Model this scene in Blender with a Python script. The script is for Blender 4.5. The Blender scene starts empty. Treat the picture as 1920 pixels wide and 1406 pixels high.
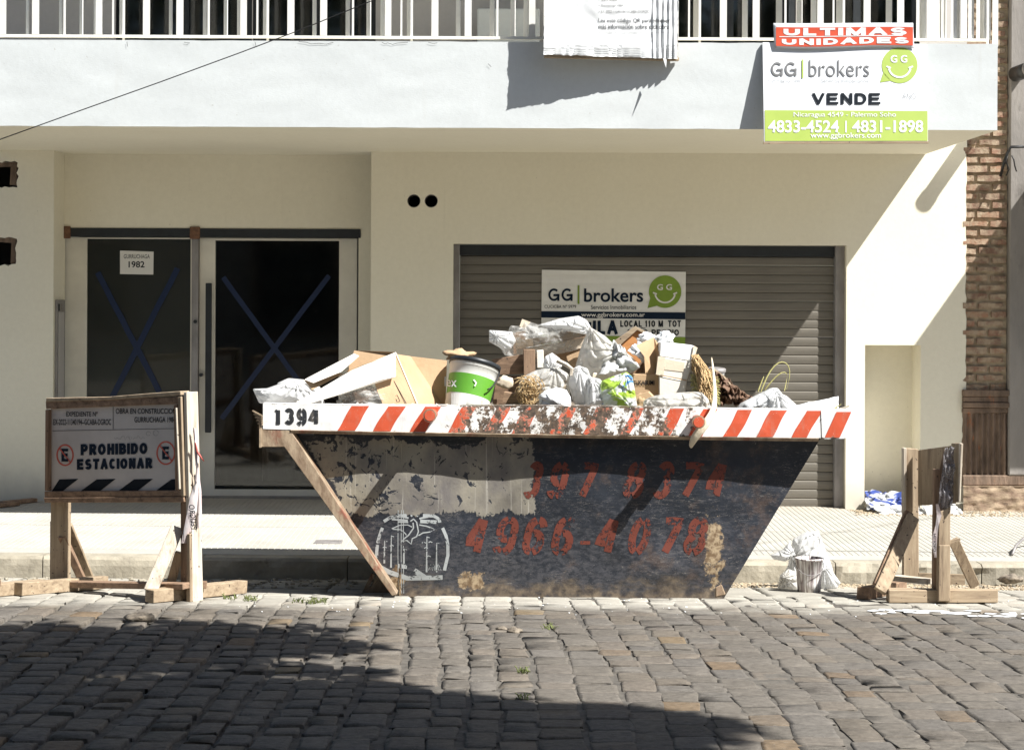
import bpy, bmesh, math, random
from mathutils import Vector, Matrix, noise
random.seed(7)
R = random.random
def U(a, b): return a + (b - a) * random.random()
scene = bpy.context.scene
COL = scene.collection

# ---------------------------------------------------------------- camera, world, sun, exposure
F, CX, CY, HC, ROLL = 3600.0, 940.0, 570.0, 1.693, 0.0045
cr, sr = math.cos(ROLL), math.sin(ROLL)
cd = bpy.data.cameras.new('camera'); cam = bpy.data.objects.new('camera', cd); COL.objects.link(cam)
cd.sensor_width = 36.0; cd.lens = 36.0 * F / 1920.0
cd.shift_x = (960 - CX) / 1920.0; cd.shift_y = (CY - 703) / 1920.0
cd.clip_start = 0.1; cd.clip_end = 400
cam.matrix_world = Matrix(((cr, -sr, 0, 0), (0, 0, -1, 0), (sr, cr, 0, HC), (0, 0, 0, 1)))
scene.camera = cam

SUN = Vector((-0.70, 0.497, -1.0)).normalized()          # direction the light travels
w = bpy.data.worlds.new('World'); scene.world = w; w.use_nodes = True
nt = w.node_tree; nt.nodes.clear()
sky = nt.nodes.new('ShaderNodeTexSky'); sky.sky_type = 'NISHITA'; sky.sun_disc = False
sky.sun_elevation = math.asin(-SUN.z); sky.sun_rotation = math.atan2(-SUN.x, -SUN.y)
bg = nt.nodes.new('ShaderNodeBackground'); bg.inputs[1].default_value = 0.05
wo = nt.nodes.new('ShaderNodeOutputWorld')
nt.links.new(sky.outputs[0], bg.inputs[0]); nt.links.new(bg.outputs[0], wo.inputs[0])
sl = bpy.data.lights.new('sun', 'SUN'); sl.energy = 5.0; sl.angle = math.radians(0.5); sl.color = (1.0, 0.985, 0.95)
so = bpy.data.objects.new('sun', sl); COL.objects.link(so)
so.rotation_euler = SUN.to_track_quat('-Z', 'Y').to_euler(); so.location = (8, -6, 14)
vs = scene.view_settings
vs.view_transform = 'Standard'; vs.look = 'None'; vs.gamma = 1; vs.use_curve_mapping = False; vs.exposure = 1.02
scene.cycles.max_bounces = 8; scene.cycles.diffuse_bounces = 4; scene.cycles.transparent_max_bounces = 8

def P(px, py, Y):                      # a point at depth Y (metres along the street's cross direction)
    u, v = px - CX, py - CY
    u, v = u * cr + v * sr, -u * sr + v * cr
    return Vector((u * Y / F, Y, HC - v * Y / F))
def zr(X, Y):                          # road surface: crowned, falling into the gutter at the kerb
    d = Y - 11.04
    z = -0.065 * d - 0.010 * d * d if d > 0 else -0.045 * d - 0.003 * d * d
    return z - 0.004 * X
YK, YW, YB = 12.60, 15.65, 13.49       # kerb, wall plane, balcony front
def zp(X, Y): return 0.013 + 0.012 * (Y - YK) - 0.0045 * X
def G(px, py, fn=zr):
    lo, hi = 4.0, 20.0
    for _ in range(50):
        m = (lo + hi) / 2; p = P(px, py, m)
        if p.z > fn(p.x, p.y): lo = m
        else: hi = m
    p = P(px, py, lo); p.z = fn(p.x, p.y); return p

# ---------------------------------------------------------------- objects
ORG = {}
def tag(o, label=None, cat=None, group=None, kind=None):
    if label: o['label'] = label
    if cat: o['category'] = cat
    if group: o['group'] = group
    if kind: o['kind'] = kind
    return o
def thing(name, loc, label, cat, group=None, kind=None):
    o = bpy.data.objects.new(name, None); COL.objects.link(o); o.location = loc
    o.empty_display_size = 0.1
    ORG[o] = Vector(loc); return tag(o, label, cat, group, kind)
def link(name, me, parent=None, mat=None, loc=None):
    o = bpy.data.objects.new(name, me); COL.objects.link(o)
    if mat and not me.materials: me.materials.append(mat)
    if parent is not None: o.parent = parent
    org = ORG.get(parent, Vector((0, 0, 0)))
    if loc is not None: o.location = Vector(loc) - org
    ORG[o] = org if loc is None else Vector(loc)
    return o
class MB:
    def __init__(s): s.v, s.f = [], []
    def add(s, vs, fs):
        n = len(s.v); s.v += [Vector(v) for v in vs]; s.f += [tuple(i + n for i in f) for f in fs]; return s
    def box(s, a, b, rot=None, jit=0):
        a, b = Vector(a), Vector(b); c = (a + b) / 2
        vs = [Vector((x, y, z)) for z in (a.z, b.z) for y in (a.y, b.y) for x in (a.x, b.x)]
        if jit: vs = [v + Vector((U(-jit, jit), U(-jit, jit), U(-jit, jit))) for v in vs]
        if rot is not None: vs = [c + rot @ (v - c) for v in vs]
        return s.add(vs, [(0, 2, 3, 1), (4, 5, 7, 6), (0, 1, 5, 4), (2, 6, 7, 3), (0, 4, 6, 2), (1, 3, 7, 5)])
    def beam(s, p, q, wdt, dep, up=Vector((0, 1, 0)), jit=0):     # bar from p to q, wdt across, dep along 'up'
        p, q = Vector(p), Vector(q); d = (q - p).normalized(); sd = d.cross(up).normalized(); u = sd.cross(d).normalized()
        vs = []
        for c in (p, q):
            for a, b in ((-1, -1), (1, -1), (1, 1), (-1, 1)):
                vs.append(c + sd * a * wdt / 2 + u * b * dep / 2 + Vector((U(-jit, jit), U(-jit, jit), U(-jit, jit))))
        return s.add(vs, [(3, 2, 1, 0), (4, 5, 6, 7), (0, 1, 5, 4), (1, 2, 6, 5), (2, 3, 7, 6), (3, 0, 4, 7)])
    def slab(s, pts, vec):                                       # polygon extruded along vec
        pts = [Vector(p) for p in pts]; vec = Vector(vec); n = len(pts)
        vs = pts + [p + vec for p in pts]
        fs = [tuple(range(n)), tuple(range(2 * n - 1, n - 1, -1))]
        fs += [(i, i + n, (i + 1) % n + n, (i + 1) % n) for i in range(n)]
        return s.add(vs, fs)
    def tube(s, pts, r, n=6, r1=None, cap=True):
        pts = [Vector(p) for p in pts]; vs = []; fs = []
        for i, p in enumerate(pts):
            d = (pts[min(i + 1, len(pts) - 1)] - pts[max(i - 1, 0)]).normalized()
            a = d.cross(Vector((0.13, 0.21, 0.97)));
            if a.length < 0.05: a = d.cross(Vector((1, 0, 0)))
            a.normalize(); b = d.cross(a)
            rr = r if r1 is None else r + (r1 - r) * i / (len(pts) - 1)
            for k in range(n):
                t = 2 * math.pi * k / n; vs.append(p + (a * math.cos(t) + b * math.sin(t)) * rr)
        for i in range(len(pts) - 1):
            for k in range(n):
                fs.append((i * n + k, i * n + (k + 1) % n, (i + 1) * n + (k + 1) % n, (i + 1) * n + k))
        if cap: fs += [tuple(range(n - 1, -1, -1)), tuple(range((len(pts) - 1) * n, len(pts) * n))]
        return s.add(vs, fs)
    def grid(s, fn, nu, nv, thick=None):
        vs = [fn(i / nu, j / nv) for j in range(nv + 1) for i in range(nu + 1)]
        fs = [(j * (nu + 1) + i, j * (nu + 1) + i + 1, (j + 1) * (nu + 1) + i + 1, (j + 1) * (nu + 1) + i) for j in range(nv) for i in range(nu)]
        return s.add(vs, fs)
    def build(s, name, mat, parent=None, smooth=False, bevel=0, solid=0, base=True, sub=0):
        me = bpy.data.meshes.new(name)
        org = ORG.get(parent)
        loc = None
        if parent is None and base and s.v:
            mn = Vector((min(v.x for v in s.v), min(v.y for v in s.v), min(v.z for v in s.v)))
            mx = Vector((max(v.x for v in s.v), max(v.y for v in s.v), 0))
            loc = Vector(((mn.x + mx.x) / 2, (mn.y + mx.y) / 2, mn.z)); org = loc
        org = org or Vector((0, 0, 0))
        me.from_pydata([v - org for v in s.v], [], s.f); me.update()
        if smooth:
            for p in me.polygons: p.use_smooth = True
        o = link(name, me, parent, mat)
        if loc is not None: o.location = loc; ORG[o] = loc
        if bevel:
            m = o.modifiers.new('bevel', 'BEVEL'); m.width = bevel; m.segments = 1; m.limit_method = 'ANGLE'
        if solid:
            m = o.modifiers.new('solid', 'SOLIDIFY'); m.thickness = solid; m.offset = 0
        if sub:
            m = o.modifiers.new('sub', 'SUBSURF'); m.levels = m.render_levels = sub
        return o

# ---------------------------------------------------------------- materials
def nodes(name):
    m = bpy.data.materials.new(name); m.use_nodes = True; t = m.node_tree
    return m, t, t.nodes['Principled BSDF']
def N(t, typ, **kw):
    n = t.nodes.new(typ)
    for k, v in kw.items():
        if k.startswith('i_'): n.inputs[k[2:].replace('_', ' ')].default_value = v
        elif k[0] == 'n' and k[1:].isdigit(): n.inputs[int(k[1:])].default_value = v
        else: setattr(n, k, v)
    return n
def L(t, a, b): t.links.new(a, b)
def coords(t, scale=(1, 1, 1), world=False, rot=(0, 0, 0)):
    src = N(t, 'ShaderNodeNewGeometry').outputs['Position'] if world else N(t, 'ShaderNodeTexCoord').outputs['Object']
    mp = N(t, 'ShaderNodeMapping'); mp.inputs['Scale'].default_value = scale; mp.inputs['Rotation'].default_value = rot
    L(t, src, mp.inputs['Vector']); return mp.outputs[0]
def nz(t, co, scale, detail=6, rough=0.6, dist=0):
    n = N(t, 'ShaderNodeTexNoise'); n.inputs['Scale'].default_value = scale; n.inputs['Detail'].default_value = detail
    n.inputs['Roughness'].default_value = rough; n.inputs['Distortion'].default_value = dist
    L(t, co, n.inputs['Vector']); return n.outputs['Fac']
def ramp(t, fac, stops):
    r = N(t, 'ShaderNodeValToRGB'); e = r.color_ramp.elements
    e[0].position, e[0].color = stops[0][0], tuple(stops[0][1]) + (1,)
    e[1].position, e[1].color = stops[-1][0], tuple(stops[-1][1]) + (1,)
    for p, c in stops[1:-1]:
        x = e.new(p); x.color = tuple(c) + (1,)
    L(t, fac, r.inputs[0]); return r.outputs[0]
def mixc(t, fac, a, b, typ='MIX'):
    m = N(t, 'ShaderNodeMix', data_type='RGBA', blend_type=typ)
    for s, x in ((m.inputs[0], fac), (m.inputs[6], a), (m.inputs[7], b)):
        if hasattr(x, 'is_linked'): L(t, x, s)
        elif isinstance(x, (int, float)): s.default_value = x
        else: s.default_value = tuple(x) + (1,)
    return m.outputs[2]
def math_(t, op, a, b=0.0, c=0.0, clamp=False):
    m = N(t, 'ShaderNodeMath', operation=op, use_clamp=clamp)
    for i, x in enumerate((a, b, c)):
        if hasattr(x, 'is_linked'): L(t, x, m.inputs[i])
        else: m.inputs[i].default_value = x
    return m.outputs[0]
def sstep(t, x, a, b):
    m = N(t, 'ShaderNodeMapRange', interpolation_type='SMOOTHSTEP'); L(t, x, m.inputs[0])
    m.inputs[1].default_value = a; m.inputs[2].default_value = b; return m.outputs[0]
def bump(t, b, h, strength, dist=0.01):
    n = N(t, 'ShaderNodeBump'); n.inputs['Strength'].default_value = strength; n.inputs['Distance'].default_value = dist
    L(t, h, n.inputs['Height']); L(t, n.outputs[0], b.inputs['Normal'])
def simple(name, c, c2=None, rough=0.7, scale=8, stretch=(1, 1, 1), lo=0.35, hi=0.65, bmp=0.0, bscale=60, metal=0, dirt=None, dthr=(0.6, 0.7), dscale=5, world=False, spec=0.5):
    m, t, b = nodes(name); co = coords(t, stretch, world)
    c2 = c2 or tuple(x * 0.82 for x in c)
    col = ramp(t, nz(t, co, scale), [(lo, c2), (hi, c)])
    if dirt:
        col = mixc(t, sstep(t, nz(t, co, dscale, 8, 0.7), *dthr), col, dirt)
    L(t, col, b.inputs['Base Color']); b.inputs['Roughness'].default_value = rough; b.inputs['Metallic'].default_value = metal
    b.inputs['Specular IOR Level'].default_value = spec
    if bmp: bump(t, b, nz(t, co, bscale, 5), bmp)
    return m

# plaster: trowelled, faint stains
def plaster(name, c, c2):
    m, t, b = nodes(name); co = coords(t)
    col = ramp(t, nz(t, co, 1.3, 6, 0.6), [(0.3, c2), (0.7, c)])
    fine = nz(t, co, 25, 6, 0.7)
    col = mixc(t, 0.10, col, ramp(t, fine, [(0.3, (0.4, 0.38, 0.32)), (0.7, (1, 1, 1))]), 'MULTIPLY')
    st = coords(t, (6, 6, 0.35)); streak = sstep(t, nz(t, st, 2.0, 6, 0.65), 0.60, 0.78)
    col = mixc(t, math_(t, 'MULTIPLY', streak, 0.12), col, (0.42, 0.38, 0.30))
    spk = sstep(t, nz(t, co, 45, 2, 0.5), 0.735, 0.76)
    col = mixc(t, math_(t, 'MULTIPLY', spk, 0.35), col, (0.3, 0.26, 0.2))
    sx = N(t, 'ShaderNodeSeparateXYZ'); L(t, N(t, 'ShaderNodeNewGeometry').outputs['Position'], sx.inputs[0])
    low = sstep(t, math_(t, 'ADD', sx.outputs[2], math_(t, 'MULTIPLY', nz(t, co, 6, 5), -0.25)), 0.28, -0.05)
    col = mixc(t, math_(t, 'MULTIPLY', low, 0.45), col, (0.33, 0.31, 0.28))
    L(t, col, b.inputs['Base Color']); b.inputs['Roughness'].default_value = 0.9; b.inputs['Specular IOR Level'].default_value = 0.2
    h = math_(t, 'ADD', math_(t, 'MULTIPLY', nz(t, co, 9, 8, 0.7), 1.0), math_(t, 'MULTIPLY', nz(t, coords(t, (1, 1, 3)), 50, 4), 0.35))
    bump(t, b, h, 0.09, 0.02); return m
M = {}
M['wall'] = plaster('wall_plaster', (0.83, 0.785, 0.65), (0.80, 0.75, 0.615))
M['fascia'] = plaster('fascia_plaster', (0.63, 0.655, 0.65), (0.60, 0.625, 0.62))
M['upper'] = plaster('grey_plaster', (0.52, 0.49, 0.47), (0.46, 0.44, 0.42))
M['grey_wall'] = simple('grey_render', (0.30, 0.275, 0.25), (0.19, 0.175, 0.16), 0.95, 3, (1, 1, 0.35), 0.3, 0.7, 0.5, 30, dirt=(0.10, 0.09, 0.08), dthr=(0.56, 0.75), dscale=4)
M['white_paint'] = simple('white_metal_paint', (0.78, 0.77, 0.73), (0.72, 0.71, 0.66), 0.45, 12)
M['door_paint'] = simple('cream_door_paint', (0.74, 0.70, 0.60), (0.66, 0.62, 0.53), 0.5, 5, dirt=(0.4, 0.36, 0.3), dthr=(0.66, 0.74), dscale=14)
M['steel'] = simple('raw_steel', (0.33, 0.31, 0.30), (0.22, 0.205, 0.20), 0.55, 10, (1, 1, 0.4), metal=0.3, dirt=(0.16, 0.09, 0.06), dthr=(0.6, 0.72), dscale=16)
M['black_metal'] = simple('black_metal', (0.02, 0.024, 0.028), (0.012, 0.014, 0.016), 0.45, 9)
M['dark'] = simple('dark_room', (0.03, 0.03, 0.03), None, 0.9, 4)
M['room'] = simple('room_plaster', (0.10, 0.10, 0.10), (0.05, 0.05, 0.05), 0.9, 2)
M['rust'] = simple('rusty_iron', (0.22, 0.11, 0.06), (0.10, 0.05, 0.03), 0.85, 30, bmp=0.5)
M['black_paper'] = simple('grey_backing_paper', (0.16, 0.155, 0.13), (0.135, 0.13, 0.11), 0.6, 2)
M['paper'] = simple('white_paper', (0.74, 0.72, 0.67), (0.68, 0.66, 0.62), 0.7, 6)
M['blue_tape'] = simple('blue_tape', (0.002, 0.014, 0.055), (0.002, 0.011, 0.045), 0.45, 20)
M['green'] = simple('lime_print', (0.33, 0.43, 0.07), (0.30, 0.40, 0.06), 0.5, 5, dirt=(0.75, 0.78, 0.6), dthr=(0.69, 0.72), dscale=30)
M['dkgreen'] = simple('olive_print', (0.20, 0.30, 0.03), (0.17, 0.26, 0.025), 0.5, 5)
M['navy'] = simple('navy_print', (0.008, 0.018, 0.036), None, 0.7, 5, spec=0.12)
M['ink'] = simple('black_ink', (0.010, 0.014, 0.020), None, 0.7, 9, spec=0.12)
M['greyink'] = simple('grey_ink', (0.15, 0.15, 0.15), None, 0.5, 9)
M['paleink'] = simple('pale_ink', (0.36, 0.37, 0.38), None, 0.5, 9)
M['white_print'] = simple('white_print', (0.80, 0.81, 0.80), None, 0.5, 9)
M['red_print'] = simple('red_print', (0.62, 0.085, 0.035), (0.56, 0.07, 0.03), 0.45, 6)
M['red_ring'] = simple('faded_red_print', (0.55, 0.09, 0.06), (0.48, 0.08, 0.05), 0.5, 9)
M['board'] = simple('sign_board_white', (0.72, 0.735, 0.75), (0.68, 0.695, 0.71), 0.5, 3, dirt=(0.5, 0.47, 0.4), dthr=(0.70, 0.75), dscale=12)
M['grey_board'] = simple('grey_sign_board', (0.56, 0.52, 0.49), (0.47, 0.435, 0.41), 0.7, 4, dirt=(0.3, 0.26, 0.22), dthr=(0.64, 0.76), dscale=9)  # greyer, browner tone than the white sign board
M['shutter'] = simple('galvanised_slat', (0.185, 0.167, 0.138), (0.14, 0.126, 0.104), 0.5, 3, (0.6, 1, 8), metal=0.35, dirt=(0.20, 0.17, 0.13), dthr=(0.58, 0.78), dscale=7)

def wood(name, c, c2, c3=(0.10, 0.06, 0.035), axis=2):
    m, t, b = nodes(name); s = [14, 14, 14]; s[axis] = 1.0
    co = coords(t, tuple(s)); big = coords(t)
    col = ramp(t, nz(t, co, 2.2, 8, 0.65, 0.6), [(0.28, c3), (0.42, c2), (0.66, c)])
    col = mixc(t, sstep(t, nz(t, big, 9, 5), 0.50, 0.74), col, c2)
    col = mixc(t, sstep(t, nz(t, big, 55, 2, 0.4), 0.70, 0.73), col, (0.06, 0.04, 0.03))
    L(t, col, b.inputs['Base Color']); b.inputs['Roughness'].default_value = 0.85
    bump(t, b, nz(t, co, 3.5, 8, 0.7), 0.5, 0.006); return m
for ax, nm in ((0, 'x'), (1, 'y'), (2, 'z')):
    M['wood_' + nm] = wood('weathered_pine_' + nm, (0.43, 0.335, 0.225), (0.29, 0.215, 0.14), (0.11, 0.075, 0.05), ax)
    M['oldwood_' + nm] = wood('brown_old_wood_' + nm, (0.34, 0.22, 0.14), (0.19, 0.12, 0.075), (0.05, 0.03, 0.02), ax)
    M['whitewood_' + nm] = wood('pale_wood_' + nm, (0.62, 0.57, 0.48), (0.48, 0.41, 0.32), (0.22, 0.155, 0.105), ax)  # palest of the three wood tones
M['card'] = simple('cardboard', (0.50, 0.345, 0.205), (0.42, 0.28, 0.16), 0.9, 5, (1, 1, 1), bmp=0.25, bscale=40, dirt=(0.3, 0.19, 0.11), dthr=(0.62, 0.8), dscale=9)
M['card_pale'] = simple('pale_cardboard', (0.74, 0.64, 0.50), (0.68, 0.57, 0.43), 0.85, 5, bmp=0.25, bscale=35, dirt=(0.5, 0.36, 0.24), dthr=(0.62, 0.8), dscale=12)
M['card_white'] = simple('whitish_cardboard', (0.80, 0.76, 0.68), (0.74, 0.69, 0.60), 0.8, 5, bmp=0.2, bscale=35, dirt=(0.5, 0.40, 0.28), dthr=(0.66, 0.78), dscale=14)
M['orange_wood'] = simple('orange_veneer', (0.56, 0.26, 0.09), (0.46, 0.20, 0.07), 0.6, 6, (1, 1, 5))
M['straw'] = simple('dry_straw', (0.58, 0.42, 0.22), (0.40, 0.26, 0.12), 0.9, 25)
M['stem'] = simple('dry_yellow_stem', (0.42, 0.40, 0.16), (0.34, 0.30, 0.11), 0.8, 25)
M['strip'] = simple('torn_cream_strip', (0.72, 0.65, 0.50), (0.60, 0.50, 0.36), 0.85, 14, bmp=0.3)
M['brownpaper'] = simple('brown_kraft_paper', (0.20, 0.115, 0.07), (0.12, 0.07, 0.045), 0.85, 9, bmp=0.4)
M['white_plastic'] = simple('white_plastic', (0.78, 0.78, 0.76), (0.72, 0.72, 0.70), 0.35, 4)
M['splashed'] = simple('plaster_splashed_plastic', (0.70, 0.70, 0.66), (0.60, 0.59, 0.54), 0.55, 6, dirt=(0.30, 0.26, 0.20), dthr=(0.55, 0.68), dscale=9)
M['foam'] = simple('white_foam', (0.82, 0.83, 0.83), (0.78, 0.79, 0.79), 0.9, 9)
M['rubble'] = simple('rubble', (0.30, 0.25, 0.19), (0.08, 0.065, 0.05), 0.95, 22, bmp=0.8, bscale=25)

def plastic(name, c, clear=0.0, trans=0.45, tints=None):
    m, t, b = nodes(name); out = t.nodes['Material Output']; co = coords(t)
    col = ramp(t, nz(t, co, 6, 6), [(0.3, tuple(x * 0.88 for x in c)), (0.6, c)])
    if tints:
        for k, (tc, sc, a, bb) in enumerate(tints):
            f = nz(t, coords(t, (1, 1, 1.7), rot=(0.4 * k, 0.9 + k, 0.3)), sc, 3, 0.5, 0.8)
            col = mixc(t, sstep(t, f, a, bb), col, tc)
    L(t, col, b.inputs['Base Color']); b.inputs['Roughness'].default_value = 0.3
    vo = N(t, 'ShaderNodeTexVoronoi', feature='DISTANCE_TO_EDGE'); vo.inputs['Scale'].default_value = 26; L(t, coords(t, (1, 1, 0.6), rot=(.3, .5, .2)), vo.inputs['Vector'])
    vo2 = N(t, 'ShaderNodeTexVoronoi'); vo2.inputs['Scale'].default_value = 60; L(t, coords(t, (1, 1, 0.5), rot=(.1, -.6, .4)), vo2.inputs['Vector'])
    bump(t, b, math_(t, 'ADD', vo.outputs['Distance'], math_(t, 'ADD', math_(t, 'MULTIPLY', vo2.outputs['Distance'], 0.4), nz(t, coords(t), 14, 5, 0.6, 1.5))), 0.28, 0.010)
    tr = N(t, 'ShaderNodeBsdfTranslucent'); L(t, col, tr.inputs[0])
    mx = N(t, 'ShaderNodeMixShader'); mx.inputs[0].default_value = trans; L(t, b.outputs[0], mx.inputs[1]); L(t, tr.outputs[0], mx.inputs[2])
    last = mx.outputs[0]
    if clear:
        tp = N(t, 'ShaderNodeBsdfTransparent'); m2 = N(t, 'ShaderNodeMixShader')
        f = math_(t, 'MULTIPLY', sstep(t, nz(t, co, 9, 5, 0.6, 1.0), 0.72, 0.40), clear)
        L(t, f, m2.inputs[0]); L(t, last, m2.inputs[1]); L(t, tp.outputs[0], m2.inputs[2]); last = m2.outputs[0]
    L(t, last, out.inputs[0]); return m
M['bag'] = plastic('white_bag_film', (0.86, 0.86, 0.85))
M['vinyl'] = simple('white_vinyl', (0.76, 0.77, 0.77), (0.70, 0.71, 0.71), 0.4, 7, (1, 1, 1), bmp=0.25, bscale=9, dirt=(0.5, 0.45, 0.38), dthr=(0.68, 0.8), dscale=10)
M['bag_clear'] = plastic('clear_bag_film', (0.80, 0.79, 0.75), 0.85, 0.35)
M['bag_dirty'] = plastic('dirty_bag_film', (0.78, 0.76, 0.71), 0.25, 0.4, [((0.42, 0.33, 0.22), 8, 0.6, 0.72)])
M['bag_print'] = plastic('printed_bag_film', (0.78, 0.80, 0.80), 0, 0.3, [((0.05, 0.25, 0.62), 5, 0.55, 0.60), ((0.42, 0.60, 0.08), 4.5, 0.50, 0.54)])
M['bag_blue'] = plastic('blue_print_film', (0.74, 0.76, 0.78), 0, 0.3, [((0.06, 0.10, 0.36), 4.5, 0.47, 0.53)])
M['bag_faint'] = plastic('faint_print_film', (0.79, 0.80, 0.80), 0, 0.3, [((0.35, 0.5, 0.68), 5, 0.60, 0.68)])

def glassmat(name, tint, refl=1.0):
    m, t, b = nodes(name); out = t.nodes['Material Output']
    tp = N(t, 'ShaderNodeBsdfTransparent'); tp.inputs[0].default_value = tint + (1,)
    gl = N(t, 'ShaderNodeBsdfGlossy'); gl.inputs['Roughness'].default_value = 0.04
    fr = N(t, 'ShaderNodeFresnel'); fr.inputs[0].default_value = 1.5
    mx = N(t, 'ShaderNodeMixShader'); L(t, math_(t, 'MULTIPLY', fr.outputs[0], refl), mx.inputs[0])
    L(t, tp.outputs[0], mx.inputs[1]); L(t, gl.outputs[0], mx.inputs[2])
    d = N(t, 'ShaderNodeBsdfDiffuse'); d.inputs[0].default_value = (0.4, 0.38, 0.34, 1)   # dust on the pane
    m2 = N(t, 'ShaderNodeMixShader'); L(t, math_(t, 'MULTIPLY', sstep(t, nz(t, coords(t), 7, 8, 0.75), 0.56, 0.85), 0.10), m2.inputs[0])
    L(t, mx.outputs[0], m2.inputs[1]); L(t, d.outputs[0], m2.inputs[2])
    L(t, m2.outputs[0], out.inputs[0]); return m
M['glass'] = glassmat('dusty_glass', (0.82, 0.83, 0.82))

# worn paint of the skip; positions in metres from the skip's origin (front bottom centre)
SX0 = P(1045, 1120, 11.04)
def skx(px): return (px - 1045) / 326.0
def skz(py): return (1120 - py) / 326.0
def rim_paint(name, c):
    m, t, b = nodes(name); co = coords(t); sx = N(t, 'ShaderNodeSeparateXYZ'); L(t, co, sx.inputs[0]); x, z = sx.outputs[0], sx.outputs[2]
    n1 = nz(t, co, 11, 9, 0.72); n2 = nz(t, co, 45, 6, 0.7)
    mid = math_(t, 'MULTIPLY', sstep(t, x, skx(790), skx(900)), sstep(t, x, skx(1390), skx(1180)))
    edge = math_(t, 'ADD', sstep(t, z, skz(766), skz(755)), sstep(t, z, skz(812), skz(824)))
    wear = math_(t, 'ADD', math_(t, 'MULTIPLY', n1, 0.75), math_(t, 'MULTIPLY', n2, 0.25))
    wear = math_(t, 'ADD', wear, math_(t, 'ADD', math_(t, 'MULTIPLY', mid, 0.135), math_(t, 'MULTIPLY', edge, 0.11)))
    f = sstep(t, wear, 0.617, 0.637)
    rustc = ramp(t, nz(t, co, 30, 8, 0.7), [(0.35, (0.035, 0.028, 0.024)), (0.52, (0.12, 0.085, 0.06)), (0.68, (0.26, 0.17, 0.11))])
    thin = sstep(t, wear, 0.585, 0.63)
    col = mixc(t, math_(t, 'MULTIPLY', thin, 0.5), c, (0.45, 0.38, 0.28))
    col = mixc(t, math_(t, 'MULTIPLY', sstep(t, nz(t, coords(t, (1, 1, .35)), 24, 7, 0.7), 0.48, 0.75), 0.35), col, (0.34, 0.29, 0.23))
    col = mixc(t, f, col, rustc)
    sc = sstep(t, nz(t, coords(t, (1, 1, 1), rot=(0, 0.9, 0)), 60, 3, 0.5, 3.0), 0.70, 0.72)
    col = mixc(t, math_(t, 'MULTIPLY', sc, 0.8), col, (0.74, 0.70, 0.62))
    L(t, col, b.inputs['Base Color']); b.inputs['Roughness'].default_value = 0.55
    bump(t, b, math_(t, 'SUBTRACT', 1.0, f), 0.4, 0.004); return m
M['rim'] = rim_paint('chipped_white_paint', (0.78, 0.77, 0.75))
M['stripe'] = rim_paint('chipped_orange_paint', (0.56, 0.085, 0.032))
M['number'] = rim_paint('chipped_black_paint', (0.02, 0.022, 0.025))

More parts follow.
